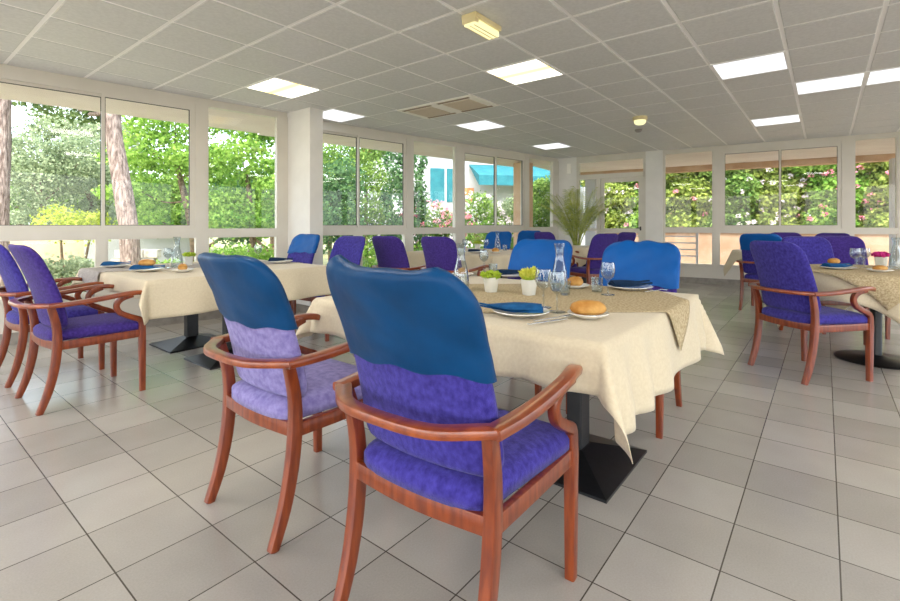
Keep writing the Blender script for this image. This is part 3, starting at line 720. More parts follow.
# ------------------------------------------------------------------ tableware
ZS = TZ+.008
def plate(p, r, label, group='white plates', z=ZS, name='plate'):
    o = MB().lathe([(.001, 0), (r*.55, 0), (r*.6, .003), (r*.97, .016), (r, .018), (r*.98, .0205), (r*.6, .007), (.001, .005)], 40).build(name, M['china'], None, True, 50, loc=(p[0], p[1], z))
    return tag(o, label, 'plate', group)
def napkin(p, L_, w, rz, label, m='napkin', z=ZS+.019):
    v = []; f = []; n = 16; k = 8
    for layer in range(2):
        b = len(v); sc_ = 1-.12*layer
        for i in range(n+1):
            t = i/n; ww = w*sc_*(min(1, (1-t)*1.7+.03))**.8*(.82+.18*math.sin(t*3)); x = (t-.45)*L_*(1-.05*layer)
            for j in range(k+1):
                u = -1+2*j/k; th = (.010+.008*math.cos(t*2.2))*(1-abs(u)**3*.85)
                zz = layer*.011+th+.004*math.sin(t*6+u*2)+.012*t*t
                v.append(Vector((x, u*ww/2+.02*math.sin(t*2)*layer, zz)))
        for i in range(n+1):
            t = i/n; ww = w*sc_*(min(1, (1-t)*1.7+.03))**.8*(.82+.18*math.sin(t*3)); x = (t-.45)*L_*(1-.05*layer)
            for j in range(k+1):
                u = -1+2*j/k; v.append(Vector((x, u*ww/2+.02*math.sin(t*2)*layer, layer*.011+.012*t*t)))
        m_ = (n+1)*(k+1); W = k+1
        for i in range(n):
            for j in range(k):
                a = b+i*W+j; f.append((a, a+1, a+W+1, a+W)); a += m_; f.append((a, a+W, a+W+1, a+1))
        for i in range(n):
            for j in (0, k): a = b+i*W+j; f.append((a, a+W, a+W+m_, a+m_))
        for i in (0, n):
            for j in range(k): a = b+i*W+j; f.append((a, a+1, a+1+m_, a+m_))
    o = obj('napkin', v, f, M[m], None, True, 50, (p[0], p[1], z), rz); return tag(o, label, 'napkin', 'blue cloth napkins')
def bread(p, L_, w, h, rz, label, z=ZS+.008):
    v = []; f = []; n = 22; k = 18
    for i in range(n+1):
        t = -1+2*i/n; r = (max(0, 1-abs(t)**2.6))**.5
        for j in range(k):
            a = 2*PI*j/k; c, s_ = math.cos(a), math.sin(a)
            slash = -.10*math.exp(-((c*.9-.15*math.sin(t*7))/.16)**2) if s_ > 0 else 0
            rr = r*(1+.05*noise2(t*3, a, L_*50)+slash)
            v.append(Vector((t*L_/2, c*w/2*rr, h*.42+(s_*h*.58 if s_ > 0 else s_*h*.42)*rr)))
    for i in range(n):
        for j in range(k): f.append((i*k+j, i*k+(j+1) % k, (i+1)*k+(j+1) % k, (i+1)*k+j))
    o = obj('bread_roll', v, f, M['bread'], None, True, None, (p[0], p[1], z), rz); return tag(o, label, 'bread', 'bread rolls')
def glass(p, kind, label, z=ZS-.002, s_=1):
    if kind == 'wine':
        pr = [(.001, 0), (.032, 0), (.033, .002), (.006, .006), (.0035, .012), (.0035, .068), (.008, .074), (.026, .088), (.034, .11), (.034, .13), (.030, .158), (.0288, .158), (.0325, .13), (.0325, .111), (.024, .091), (.001, .079)]
        nm, cat, gr = 'wine_glass', 'glass', 'clear wine glasses'
    elif kind == 'tumbler':
        pr = [(.001, 0), (.026, 0), (.028, .004), (.034, .085), (.0328, .085), (.027, .008), (.001, .008)]; nm, cat, gr = 'tumbler', 'glass', 'clear tumblers'
    else:
        pr = [(.001, 0), (.046, 0), (.049, .006), (.046, .06), (.040, .11), (.028, .16), (.022, .195), (.023, .23), (.031, .27), (.0295, .27), (.0212, .23), (.0203, .195), (.026, .16), (.038, .11), (.044, .06), (.0465, .01), (.001, .006)]
        nm, cat, gr = 'carafe', 'carafe', 'glass water carafes'
    s_ = s_*(1.1 if kind == 'wine' else 1)
    o = MB().lathe([(r*s_, h*s_) for r, h in pr], 32).build(nm, M['glass'], None, True, 50, loc=(p[0], p[1], z)); return tag(o, label, cat, gr)
def leaves(b, c, r, n, size, rng, up=.5, shell=.5, mi=0, elong=2.0, droop=0):
    """n small leaf blades scattered in an ellipsoid"""
    cx_, cy_, cz_ = c; rx, ry, rz_ = r
    for _ in range(n):
        while True:
            x, y, z = rng.uniform(-1, 1), rng.uniform(-1, 1), rng.uniform(-1, 1); q = x*x+y*y+z*z
            if q < 1: break
        k = (q**.5+1e-6); t = shell+(1-shell)*k; x, y, z = x/k*t*rng.uniform(.75, 1.05), y/k*t*rng.uniform(.75, 1.05), z/k*t*rng.uniform(.75, 1.05)
        p = Vector((cx_+x*rx, cy_+y*ry, cz_+z*rz_)); s_ = size*rng.uniform(.6, 1.4)
        d = Vector((rng.gauss(0, 1), rng.gauss(0, 1), rng.gauss(0, 1)-droop)).normalized(); e = d.orthogonal().normalized(); e = (Matrix.Rotation(rng.uniform(0, 6.28), 3, d) @ e)
        m_ = p+d*s_*.5*elong*.5+e.cross(d)*s_*.12
        b.v += [p-d*s_*.5*elong*.5, m_*.5+p*.5-e*s_*.5, p+d*s_*.5*elong*.5, m_*.5+p*.5+e*s_*.5]; i = len(b.v)-4
        b.f.append((i, i+1, i+2, i+3)); b.mi.append(mi)
def pot_plant(p, label, kind='green', s_=1, z=ZS-.002):
    rng = random.Random(int(p[0]*1000)); t = thing('pot_plant', label, 'potted plant', (p[0], p[1], z), .5, 'small table pot plants')
    b = MB(); v = []
    rings = [(.026, 0), (.028, .002), (.036, .08), (.0375, .083), (.034, .083), (.033, .07), (.001, .07)]
    for r, h in rings:
        for i in range(24):
            a = 2*PI*i/24; q = (abs(math.cos(a))**5+abs(math.sin(a))**5)**(-1/5)
            v.append((r*q*math.cos(a)*s_, r*q*math.sin(a)*s_, h*s_))
    f = [(k*24+i, k*24+(i+1) % 24, (k+1)*24+(i+1) % 24, (k+1)*24+i) for k in range(len(rings)-1) for i in range(24)]
    b.add(v, f); b.add([(0, 0, 0)]+[v[i] for i in range(24)], [(0, i+1, (i+1) % 24+1) for i in range(24)]); b.build('pot', M['pot'], t, True, 50)
    b = MB()
    if kind == 'green': leaves(b, (0, 0, .095*s_), (.06*s_, .06*s_, .024*s_), 260, .016*s_, rng, elong=2.6); b.build('foliage', M['leaf_pot'], t)
    elif kind == 'yellow':
        for q in ((-.02, .01, .115), (.025, -.01, .12), (0, .02, .105)): leaves(b, [x*s_ for x in q], (.03*s_, .03*s_, .03*s_), 150, .02*s_, rng, elong=1.3)
        b.build('flower', M['flower_yellow'], t); b = MB(); leaves(b, (0, 0, .09*s_), (.035*s_, .035*s_, .015*s_), 60, .016*s_, rng); b.build('foliage', M['leaf_pot'], t)
    else:
        leaves(b, (0, 0, .098*s_), (.07*s_, .055*s_, .022*s_), 260, .02*s_, rng, elong=1.6); b.build('flower', M['flower_magenta'], t)
def cutlery(p, rz, label, kind='knife', z=ZS):
    b = MB()
    if kind == 'knife': b.box(-.10, 0, -.006, .006, 0, .004, bev=.0015); b.sweep([(0, 0, .002), (.05, .001, .002), (.1, -.003, .002)], [.012, .017, .006], .0018, (0, 1, 0), 3, .3)
    else:
        b.sweep([(-.1, 0, .003), (0, 0, .004), (.05, 0, .007)], [.011, .005, .006], .0025, (0, 1, 0), 3, .3)
        b.sweep([(.05, 0, .007), (.07, 0, .004), (.1, 0, .008)], [.014, .028, .022] if kind == 'fork' else [.012, .036, .016], .002, (0, 1, 0), 3, .3)
    o = b.build(kind, M['steel'], None, True, loc=(p[0], p[1], z), rz=rz); tag(o, label, 'cutlery', 'steel cutlery')
def A(px, py, z=TZ): return at(px, py, z)
# foreground table
p = A(521, 316.5); plate(p, .118, 'white dinner plate under the blue napkin at the near edge of the foreground table'); napkin((p.x-.03, p.y+.005), .27, .13, 2.95, 'blue folded napkin with a pointed tip on the nearest plate')
cutlery(A(548, 324), .55, 'steel knife beside the nearest plate on the foreground table')
cutlery(A(553, 321), .52, 'steel fork beside the nearest plate on the foreground table', 'fork')
p = A(588, 319); plate(p, .082, 'small white side plate under the nearest large bread roll', z=ZS); bread(p, .145, .075, .062, -.15, 'nearest bread roll, long and golden, on a side plate')
p = A(575, 289); plate(p, .082, 'small side plate with a roll beside the tall carafe'); bread(p, .10, .075, .06, .3, 'golden bread roll right beside the tall carafe')
p = A(630, 290.3); plate(p, .125, 'white dinner plate at the far right corner of the foreground table'); napkin(p, .25, .12, .1, 'dark navy napkin on the plate before the right blue chair', 'napkin_dark')
cutlery(A(656, 292.5), .5, 'steel spoon right of the far right plate', 'spoon')
p = A(511, 277.5); plate(p, .12, 'white plate behind the green pot plant on the foreground table'); napkin(p, .24, .11, .2, 'dark navy napkin behind the green pot plant', 'napkin_dark')
glass(A(461, 291), 'carafe', 'glass carafe left of the green pot plant, nearest to the blue chair cover', s_=1.0)
glass(A(559.5, 291.5), 'carafe', 'tall glass carafe in the middle of the foreground table', s_=1.0)
pot_plant(A(491, 293), 'white pot with feathery green plant on the foreground table', 'green', 1.0)
pot_plant(A(529, 296), 'white pot with yellow-green blooms on the foreground table', 'yellow', 1.0)
glass(A(543.5, 309), 'wine', 'wine glass just behind the nearest blue napkin', s_=1.0)
glass(A(557, 313.5), 'wine', 'wine glass between the nearest napkin and bread roll', s_=1.0)
glass(A(608, 296), 'wine', 'wine glass in front of the right blue covered chair', s_=1.0)
glass(A(597, 293.5), 'tumbler', 'tumbler beside the wine glass near the right blue chair', s_=.98)
glass(A(565, 296), 'tumbler', 'tumbler right at the foot of the tall carafe', s_=.9)
p = A(463, 277); plate(p, .08, 'side plate behind the left carafe of the foreground table'); bread(p, .09, .07, .055, .8, 'bread roll seen through the left carafe')
glass(A(484, 272.5), 'wine', 'wine glass behind the left carafe near the far table edge')
glass(A(493, 276), 'tumbler', 'tumbler behind the green pot plant')
# left window table
p = A(115.5, 268); plate(p, .11, 'white plate under the upright blue napkin at the left end of the left table'); napkin(p, .22, .13, .2, 'blue napkin at the left end of the left window table')
p = A(147, 272); plate(p, .125, 'white plate carrying napkin and roll on the left window table'); napkin(p, .25, .13, .1, 'blue napkin under a roll on the left window table'); bread(p, .13, .07, .055, .1, 'bread roll lying on a blue napkin on the left table', z=ZS+.042)
p = A(182.7, 272.5); plate(p, .08, 'side plate with a small roll on the left window table'); bread(p, .07, .06, .055, .4, 'small bread roll on the side plate of the left window table')
glass(A(177, 268), 'carafe', 'glass carafe on the left window table'); pot_plant(A(189, 265.5), 'white pot with green plant on the left window table', 'green', 1.0)
glass(A(168, 268.5), 'wine', 'wine glass left of the carafe on the left window table')
p = A(280, 263.5); plate(p, .12, 'white plate with a dark napkin at the right end of the left window table'); napkin(p, .23, .12, .1, 'dark navy napkin at the right end of the left window table', 'napkin_dark')
p = A(258, 262.5); glass(p, 'wine', 'wine glass at the right end of the left window table'); 
# middle far table
p = A(476, 253.5); plate(p, .12, 'white plate on the middle far table'); napkin(p, .24, .11, 0, 'dark navy napkin on the middle far table', 'napkin_dark')
p = A(495.5, 253.5); plate(p, .08, 'side plate with a roll on the middle far table'); bread(p, .10, .075, .06, .3, 'bread roll on the middle far table')
pot_plant(A(477.5, 250), 'white pot with green plant on the middle far table', 'green', 1.1); glass(A(497.5, 250.5), 'carafe', 'glass carafe on the middle far table in front of a blue chair')
glass(A(465, 252), 'wine', 'wine glass left on the middle far table'); glass(A(486, 252), 'wine', 'wine glass in the middle of the middle far table'); glass(A(505, 251), 'tumbler', 'tumbler on the middle far table')
# right round table
p = A(838, 270); plate(p, .125, 'white plate at the left of the right round table'); napkin(p, .25, .13, .1, 'blue napkin on the right round table'); bread((p.x-.02, p.y+.02), .10, .07, .05, .2, 'bread roll lying on the blue napkin of the right round table', z=ZS+.042)
p = A(880, 272.8); plate(p, .085, 'side plate with a flat roll at the right edge of the right round table'); bread(p, .11, .075, .045, .1, 'flat bread roll at the right edge of the right round table')
glass(A(855, 269), 'wine', 'wine glass left of its pair on the right round table'); glass(A(865, 268.5), 'wine', 'wine glass right of its pair on the right round table')
glass(A(860, 266), 'tumbler', 'tumbler behind the two wine glasses on the right table')
pot_plant(A(881, 268), 'white pot with magenta flowers on the right round table', 'magenta', 1.15); glass(A(896, 270.5), 'carafe', 'slim glass carafe at the right picture edge on the round table')

# ------------------------------------------------------------------ palm in the corner
rng = random.Random(3)
t = thing('potted_palm', 'tall potted palm with arching yellow-green fronds in the far corner', 'potted plant', (2.42, 9.15, 0), 0)
MB().lathe([(.001, 0), (.15, 0), (.17, .03), (.22, .62), (.24, .64), (.24, .68), (.215, .68), (.21, .6), (.001, .6)], 32).build('planter', M['pot'], t, True, 50)
b = MB(); sb = MB()
for k in range(19):
    a = rng.uniform(0, 2*PI); ln = rng.uniform(.85, 1.5); sp = rng.uniform(.15, .62); pts = []
    for i in range(8):
        q = i/7; rr = sp*q*(.5+.6*q); zz = .62+ln*(q-.28*q*q*sp/.5); pts.append(Vector((rr*math.cos(a)+.03*math.cos(a), rr*math.sin(a)+.03*math.sin(a), zz)))
    sb.tube(pts, [.010]*3+[.006]*5, 2, 5)
    P, _, _ = smooth_path(pts, 1, 1, 4)
    for i in range(9, len(P)-1):
        d = (P[i+1]-P[i-1]).normalized(); sd = d.cross(Vector((0, 0, 1))).normalized() if abs(d.z) < .98 else Vector((math.sin(a), -math.cos(a), 0))
        q = (i-8)/(len(P)-8); L_ = .26*math.sin(min(1, q*.9+.2)*PI*.8)+.06
        for s_ in (-1, 1):
            e = (sd*s_*.75+d*.8+Vector((0, 0, -.1))).normalized()*L_; w = d*.008; m_ = P[i]+e*.5+Vector((0, 0, .015)); tip = P[i]+e+Vector((0, 0, -.05))
            j = len(b.v); b.v += [P[i]-w*.4, m_-w, tip, m_+w, P[i]+w*.4]; b.f.append((j, j+1, j+2, j+3, j+4)); b.mi.append(0)
sb.build('stems', M['leaf_palm'], t, True); b.build('fronds', M['leaf_palm'], t)

# ------------------------------------------------------------------ outside: shelter, terrace, garden
def roof(W, s0, s1, depth, z, name, beam=None):
    T = W.T(); b = MB(); b.box(s0, s1, .14, depth, z, z+.18, T)
    struct(b.build(name, M['soffit']))
roof(WL, -5.6, WL.len+.35, 1.5, 2.60, 'trim_1'); roof(WF, -.4, WF.len+.3, 1.5, 2.602, 'trim_2')
T = WR.T(); b = MB(); b.box(-1.2, WR.len+2, .14, 3.9, 2.70, 2.85, T); struct(b.build('trim_3', M['soffit']))
b = MB(); b.box(-1.2, WR.len+2, 3.62, 3.92, 2.56, 2.70, T); struct(b.build('trim_4', M['pinkwall']))
def ext_col(px, depth_o, r, label, m='white_render', W=WR, h=2.56):
    # point on a line parallel to the wall
    w = Wall(Vector(W.pt(0, depth_o).xy), Vector(W.pt(W.len, depth_o).xy)); q = w.pt(w.s_of(px))
    o = MB().box(-r, r, -r, r, 0, h).build('terrace_post', M[m], None, loc=(q.x, q.y, -.02), rz=math.atan2(W.u.y, W.u.x)); tag(o, label, 'post', 'terrace posts')
ext_col(591.5, 3.2, .14, 'white terrace post seen through the sidelight of the glazed door'); ext_col(899.5, 3.2, .14, 'white terrace post at the right picture edge')
w = WF; q = w.pt(w.s_of(549.5), .75); tag(MB().box(-.16, .16, -.16, .16, 0, 2.6).build('brick_pillar', M['pinkwall'], None, loc=(q.x, q.y, -.02), rz=math.atan2(w.u.y, w.u.x)), 'peach rendered pillar outside the window nearest the far corner', 'pillar')
# grounds
b = MB(); b.box(-1.5, WR.len+4, .16, 8.0, -.12, -.02, WR.T()); struct(b.build('terrace_ground', M['concrete']))
b = MB(); b.box(-60, 60, -20, 70, -.3, -.14); struct(b.build('garden_ground', M['soil']))
b = MB(); b.box(-9, WL.len+.3, .16, 3.2, -.2, -.06, WL.T()); b.box(0, WF.len+.5, .16, 3.2, -.2, -.065, WF.T()); struct(b.build('path_ground', M['concrete']))
# peach garden wall with coping beyond the terrace
T = WR.T(); b = MB(); b.box(-1.0, WR.len+5, 5.6, 5.85, -.12, .92, T); b.box(-1.0, WR.len+5, 5.55, 5.9, .92, .98, T)
tag(b.build('garden_wall', M['pinkwall']), 'low peach garden wall below the flowering hedge', 'wall')
t = thing('terrace_railing', 'white metal railing on the terrace outside the right windows', 'railing', (0, 0, 0)); w = Wall(Vector(WR.pt(0, 4.2).xy), Vector(WR.pt(9, 4.2).xy)); T = w.T()
sA, sB = w.s_of(598), w.s_of(697); b = MB()
for z in (.98, .80, .62, .44, .26): b.box(sA, sB, -.015, .015, z, z+.035, T)
b.build('rails', M['white_render'], t)
for k in range(4): x = sA+(sB-sA)*k/3; b = MB(); b.box(x-.03, x+.03, -.03, .03, -.02, 1.04, T); b.build('post', M['white_render'], t)

def tree(name, label, cat, base, clumps, lm, trunk=None, bark='bark2', seed=0, dens=1500, size=.07, flowers=None, group=None, elong=2.0, shell=.55, branches=True, fill=1.0):
    rng = random.Random(seed); t = thing(name, label, cat, base, 0, group)
    b = MB()
    for (c, r) in clumps:
        vol = r[0]*r[1]*r[2]; n = int(dens*max(.15, (r[0]*r[1]+r[1]*r[2]+r[0]*r[2])/3))
        subs = max(3, int(5*vol**.4))
        for _ in range(subs*3):
            d = Vector((rng.gauss(0, 1), rng.gauss(0, 1), rng.gauss(0, 1))).normalized()*rng.uniform(.35, .8)
            cc = (c[0]+d.x*r[0], c[1]+d.y*r[1], c[2]+d.z*r[2]); k = rng.uniform(.28, .5)
            leaves(b, cc, (r[0]*k, r[1]*k, r[2]*k*.8), int(n*.65)//(subs*3)+1, size, rng, shell=shell, elong=elong)
        leaves(b, c, (r[0]*.95, r[1]*.95, r[2]*.95), int(n*.5*fill), size*1.1, rng, shell=.2, elong=elong)
    b.build('foliage', M[lm], t)
    if flowers:
        fm, cnt, fs = flowers; b = MB()
        for _ in range(cnt):
            c, r = rng.choice(clumps); d = Vector((rng.gauss(0, 1), rng.gauss(0, 1)-.5, rng.gauss(0, 1))).normalized()
            leaves(b, (c[0]+d.x*r[0]*.95, c[1]+d.y*r[1]*.95, c[2]+d.z*r[2]*.95), (.09, .09, .07), 16, fs, rng, elong=1.2)
        b.build('flowers', M[fm], t)
    b = MB()
    if trunk:
        pts, rs = trunk; b.tube(pts, rs, 5, 14, wob=.05)
        if branches:
            for (c, r) in clumps:
                st = Vector(pts[-1])*.6+Vector(pts[-2])*.4 if len(pts) > 1 else Vector(pts[-1])
                st = min((Vector(q) for q in smooth_path(pts, rs, rs, 5)[0]), key=lambda q: (q-Vector(c)).length+abs(q.z-(c[2]-r[2]*.8))*.5)
                mid = (st+Vector(c))/2+Vector((0, 0, -.15)); b.tube([st, mid, Vector(c)], [rs[-1]*.6, rs[-1]*.4, .02], 4, 8)
    else:
        for (c, r) in clumps[:4]: b.tube([(c[0]*.5, c[1]*.5, -.1), (c[0]*.8, c[1]*.8, c[2]*.5), c], [.04, .03, .015], 3, 6)
    b.build('trunk', M[bark], t, True)
    return t
def P(px, d, z=-.15): return Vector(((px-CX)/F*d, d, z))
# ---- left: pines, olive-grey trees, bright broadleaf trees
p = P(-2, 8.5); tree('pine_tree', 'pine with a grey trunk cut by the left picture edge', 'tree', p, [((.3, .6, 5.2), (2.2, 1.8, .9)), ((1.8, .8, 4.5), (1.5, 1.2, .6))], 'leaf_pine', ([(0, 0, 0), (.05, 0, 2), (.0, .1, 4), (.1, .1, 5.2)], [.15, .13, .12, .1]), 'bark', 11, 1500, .07, elong=3.2)
p = P(131, 9.0); tree('pine_tree', 'pine with a thick leaning grey trunk outside the second left window', 'tree', p, [((-1.6, .5, 3.75), (1.2, .8, .5)), ((-.9, .2, 5.2), (1.8, 1.5, .9)), ((.7, .6, 3.9), (1.2, .8, .45)), ((2.2, 1.2, 3.9), (1.2, 1, .4))], 'leaf_pine', ([(0, 0, 0), (-.05, 0, 1.3), (-.35, .05, 2.9), (-.45, .1, 4.3), (-.4, .1, 5.2)], [.19, .16, .145, .13, .1]), 'bark', 12, 1700, .06, elong=3.2)
p = P(40, 14); tree('olive_tree', 'grey-green olive tree outside the leftmost window', 'tree', p, [((0, 0, 2.6), (1.4, 1.1, 1.1)), ((-.9, .3, 3.4), (1.1, 1, .9)), ((1.0, .2, 3.2), (1.1, 1, 1.0)), ((.2, 0, 1.4), (1.2, .9, .6))], 'leaf_grey', ([(0, 0, 0), (0, 0, 1.0), (.1, 0, 2)], [.12, .1, .07]), 'bark2', 13, 3000, .07)
p = P(88, 16); tree('olive_tree', 'grey-green olive tree between the two pine trunks', 'tree', p, [((0, 0, 2.9), (1.5, 1.1, 1.2)), ((.7, .2, 4.2), (1.3, 1, .9)), ((-1.0, .2, 4.6), (1.4, 1, .8)), ((0, 0, 1.5), (1.4, 1, .7))], 'leaf_grey', ([(0, 0, 0), (0, 0, 1.0), (.1, 0, 2)], [.12, .1, .07]), 'bark2', 14, 2600, .08)
p = P(68, 11.5); tree('yellow_shrub', 'yellow-green shrub behind the low wall outside the leftmost window', 'shrub', p, [((-.2, 0, 1.35), (.75, .5, .55)), ((.5, .1, 1.2), (.6, .5, .5))], 'leaf_yellow', None, 'bark2', 15, 3200, .055)
p = P(178, 13); tree('broadleaf_tree', 'bright green spreading tree with dark branches behind the second left window', 'tree', p, [((-.7, 0, 3.3), (1.3, 1, .7)), ((.6, 0, 3.0), (1.2, 1, .65)), ((-.3, .4, 4.2), (1.7, 1.2, .7)), ((-1.0, 0, 2.2), (1.0, .8, .55)), ((.9, .2, 1.7), (1.1, .8, .6)), ((-.6, .2, 1.4), (1.1, .8, .5))], 'leaf_bright', ([(.5, 0, 0), (.4, 0, 1.2), (.1, 0, 2.4), (-.1, 0, 3.4)], [.13, .11, .08, .05]), 'bark2', 16, 2100, .085)
p = P(243, 12.5); tree('broadleaf_tree', 'bright green leafy tree filling the window left of the white column', 'tree', p, [((0, 0, 3.0), (1.1, .9, .7)), ((.7, .3, 2.2), (1.0, .8, .6)), ((-.6, .2, 2.1), (1.0, .8, .65)), ((.2, 0, 1.4), (1.3, .9, .55)), ((.3, .5, 4.0), (1.3, 1, .6))], 'leaf_bright', ([(.2, 0, 0), (.25, 0, 1.2), (.1, 0, 2.6)], [.1, .08, .05]), 'bark2', 17, 2300, .08)
for k, (px, d, h, m_, lb) in enumerate([(20, 24, 5.5, 'leaf_mid', 'mid green tree in the background behind the olive trees, at left'), (110, 25, 6, 'leaf_mid', 'tall mid green tree in the background behind the leaning pine'), (200, 22, 5, 'leaf_mid', 'background tree behind the bright green trees'), (275, 20, 4.5, 'leaf_dark', 'dark background tree beside the white column')]):
    p = P(px, d); tree('background_tree', lb, 'tree', p, [((0, 0, h*.55), (3.0, 1.5, h*.35)), ((-1.8, .5, h*.35), (2.0, 1.2, h*.3)), ((1.8, .5, h*.35), (2.0, 1.2, h*.3))], m_, ([(0, 0, 0), (0, 0, h*.5)], [.2, .15]), 'bark2', 30+k, 800, .16, group='background trees at left')
for k, (px, d, r, h, lb) in enumerate([(62, 7.0, .55, .85, 'grey-green bush below the leftmost window'), (84, 7.6, .5, .75, 'grey-green bush behind the left window post'), (172, 9.2, .7, .6, 'low green bush outside behind the carafe of the left table'), (232, 8.6, .8, .9, 'green bush below the window left of the column'), (262, 8.2, .6, .95, 'green bush right beside the white column outside')]):
    p = P(px, d); tree('garden_bush', lb, 'bush', p, [((0, 0, h*.6), (r, r*.7, h*.5))], 'leaf_grey' if k < 2 else 'leaf_bright', None, 'bark2', 40+k, 4500, .05, group='bushes under the left windows')
# cream wall and stones at left
b = MB(); a_, c_ = P(-60, 13, 0), P(84, 13.2, 0); w = Wall(a_.xy, c_.xy); b.box(0, w.len, 0, .2, -.15, 1.0, w.T()); tag(b.build('garden_wall', M['cream']), 'cream garden wall seen under the leftmost window rail', 'wall')
b = MB(); a_, c_ = P(84, 12.6, 0), P(200, 14, 0); w = Wall(a_.xy, c_.xy); b.box(0, w.len, 0, .2, -.15, .82, w.T()); tag(b.build('garden_wall', M['white_render']), 'white garden wall below the second left window', 'wall')
b = MB(); q = P(135, 10.2); 
for r_ in range(4):
    for k in range(3): b.box(-.42+k*.28+(r_ % 2)*.07, -.15+k*.28+(r_ % 2)*.07, -.12, .12, r_*.19, r_*.19+.175, bev=.015)
tag(b.build('stone_block_stack', M['stone'], None, loc=q, rz=.2), 'stack of pale stone blocks outside behind the left table', 'stone blocks')
# ---- far left wall: hedges, cypress, flowering bushes, house
for k, (px, d, cl, m_, lb, fl_) in enumerate([
    (338, 10.8, [((0, 0, 1.3), (.75, .6, .9)), ((.1, .1, 2.3), (.6, .5, .7))], 'leaf_dark', 'dark green dense bush right beside the white column outside', None),
    (366, 13.5, [((0, 0, 2.4), (1.0, .8, 1.3)), ((.3, .1, 1.2), (1.0, .8, .8)), ((.1, 0, 3.6), (.8, .6, .7))], 'leaf_mid', 'olive green tree behind the first far left windows', None),
    (330, 15, [((0, 0, 3.2), (1.2, 1, 1.0)), ((0, 0, 1.7), (1.2, 1, 1.0))], 'leaf_mid', 'mid green tree behind the dark bush by the column', None),
    (395, 12, [((0, 0, .7), (.5, .5, .9)), ((0, 0, 1.9), (.42, .42, .9)), ((0, 0, 2.9), (.3, .3, .7))], 'leaf_dark', 'slender dark cypress seen in the second far left pane', None),
    (417, 12.5, [((0, 0, .8), (.42, .42, .9)), ((0, 0, 2.0), (.36, .36, .9)), ((0, 0, 3.0), (.26, .26, .7))], 'leaf_dark', 'slender dark cypress left of the teal shutters', None),
    (438, 13, [((-.2, 0, 1.35), (.9, .6, .65)), ((.5, .1, 1.0), (.6, .5, .7))], 'leaf_mid', 'flowering bush full of pink blossoms', ('flower_pink', 170, .055)),
    (476, 14.5, [((0, 0, 1.6), (.9, .6, .8)), ((.6, 0, 1.1), (.6, .5, .7))], 'leaf_mid', 'pale pink flowering bush under the teal roof', ('flower_white', 120, .055)),
    (508, 15, [((0, 0, 1.4), (1.0, .7, .8)), ((.5, 0, 1.9), (.7, .6, .6))], 'leaf_grey', 'grey-green bush under the teal roof, right half', None),
    (540, 14, [((0, 0, 1.6), (1.0, .7, 1.0)), ((.2, .1, 2.2), (.7, .6, .6))], 'leaf_mid', 'green bush beside the peach pillar', None),
    (450, 11, [((0, 0, .5), (1.3, .5, .55)), ((1.6, .9, .5), (1.0, .5, .55)), ((-1.4, -.6, .45), (.9, .5, .5))], 'leaf_bright', 'low bright green planting along the foot of the far left windows', None),
    (488, 12.5, [((0, 0, .8), (.7, .5, .75))], 'leaf_bright', 'bright green bush in front of the teal roofed building', None)]):
    tree('garden_bush' if 'bush' in lb or 'planting' in lb else 'garden_tree', lb, 'bush' if 'bush' in lb or 'planting' in lb else 'tree', P(px, d), cl, m_, ([(0, 0, 0), (0, 0, cl[0][0][2])], [.06, .05]), 'bark2', 60+k, 3600, .065, fl_, branches=False)
# house with teal shutters
t = thing('house', 'white house with teal shutters and awning beyond the garden', 'house', P(480, 20, 0), math.atan2(WF.u.y, WF.u.x)*.3); 
b = MB(); b.box(-4.5, 5.5, 0, 4, -.15, 4.4); wl = b.build('wall', M['white_render'], t)
b = MB(); b.box(-4.9, 5.9, -.5, 4.3, 4.4, 4.55); b.box(-4.9, 5.9, -.45, 4.2, 4.55, 4.75); b.build('roof', M['rooftile'], t)
b = MB(); b.add([(-.5, -.05, 3.7), (4.6, -.05, 3.7), (4.6, -1.6, 3.1), (-.5, -1.6, 3.1), (-.5, -.05, 3.65), (4.6, -.05, 3.65), (4.6, -1.6, 2.7), (-.5, -1.6, 2.7)], [(0, 1, 2, 3), (4, 5, 6, 7), (0, 4, 7, 3), (1, 5, 6, 2), (2, 3, 7, 6), (0, 1, 5, 4)]); b.build('awning', M['teal'], t)
for x0 in (-2.15, -1.45): b = MB(); b.box(x0, x0+.6, -.06, 0, 2.1, 3.5); b.build('shutter', M['teal'], t)
b = MB(); b.box(-.75, -.3, -.1, 0, 2.1, 2.7); b.build('air_vent', M['rooftile'], t)
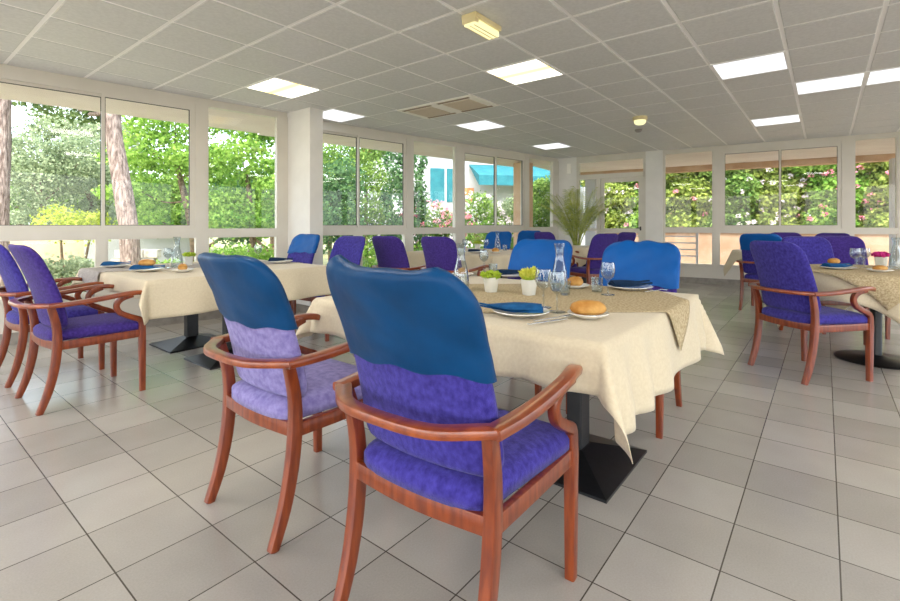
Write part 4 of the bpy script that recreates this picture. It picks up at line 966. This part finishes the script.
# ---- right: long flowering hedge on the garden wall, split in single shrubs
W = WR; k = 0
for i in range(12):
    q = W.pt(-.6+i*1.25, 7.0+.2*math.sin(i*2)); 
    mname = ['leaf_hedge', 'leaf_bright', 'leaf_hedge', 'leaf_mid'][i % 4]
    fl_ = [('flower_pink', 60, .07), ('flower_white', 110, .075), ('flower_white', 40, .07), ('flower_pink', 40, .07)][(i*3+1) % 4]
    lb = ['first', 'second', 'third', 'fourth', 'fifth', 'sixth', 'seventh', 'eighth', 'ninth', 'tenth', 'eleventh', 'twelfth'][i]+' shrub, counted from the far corner, of the flowering hedge outside the right windows'
    tree('hedge_shrub', lb, 'shrub', (q.x, q.y, 0), [((0, 0, .95), (.95, .8, .95)), ((.2, 0, 2.1), (.95, .8, .85)), ((-.2, .2, 3.1), (.95, .8, .75)), ((.1, .4, 4.0), (.9, .8, .7))], mname, ([(0, 0, 0), (0, 0, 2.5)], [.06, .04]), 'bark2', 80+i, 6500, .10, fl_, group='shrubs of the flowering hedge', branches=False, fill=1.6)

# ------------------------------------------------------------------ light, camera
w = bpy.data.worlds.new('sky'); sc.world = w; w.use_nodes = True; nt = w.node_tree; nt.nodes.clear()
sk = nt.nodes.new('ShaderNodeTexSky'); sk.sky_type = 'NISHITA'; sk.sun_disc = False; sk.sun_elevation = math.radians(50); sk.sun_rotation = math.radians(200); sk.air_density = 1.2; sk.dust_density = 3.5
mxc = nt.nodes.new('ShaderNodeMix'); mxc.data_type = 'RGBA'; mxc.inputs[0].default_value = .55; mxc.inputs[7].default_value = (4.0, 4.3, 4.8, 1)
bg = nt.nodes.new('ShaderNodeBackground'); bg.inputs[1].default_value = .68; ow = nt.nodes.new('ShaderNodeOutputWorld')
nt.links.new(sk.outputs[0], mxc.inputs[6]); nt.links.new(mxc.outputs[2], bg.inputs[0]); nt.links.new(bg.outputs[0], ow.inputs[0])
sl_ = bpy.data.lights.new('sun', 'SUN'); sl_.energy = 3.0; sl_.angle = math.radians(8); sl_.color = (1, .96, .88)
so = bpy.data.objects.new('sun', sl_); COL.objects.link(so); so.rotation_euler = (math.radians(38), 0, math.radians(20))

cam = bpy.data.cameras.new('camera'); cam.sensor_width = 36; cam.lens = F/900*36; cam.shift_x = -(CX-450)/900; cam.shift_y = -(300.5-CY)/900
cam.clip_start = .05; cam.clip_end = 300
cobj = bpy.data.objects.new('camera', cam); COL.objects.link(cobj); cobj.location = (0, 0, H); cobj.rotation_euler = (PI/2, 0, 0)
sc.camera = cobj
sc.view_settings.view_transform = 'Standard'; sc.view_settings.look = 'None'; sc.view_settings.gamma = 1; sc.view_settings.use_curve_mapping = False
sc.view_settings.exposure = 0.72
sc.cycles.max_bounces = 10; sc.cycles.transparent_max_bounces = 32; sc.cycles.diffuse_bounces = 5
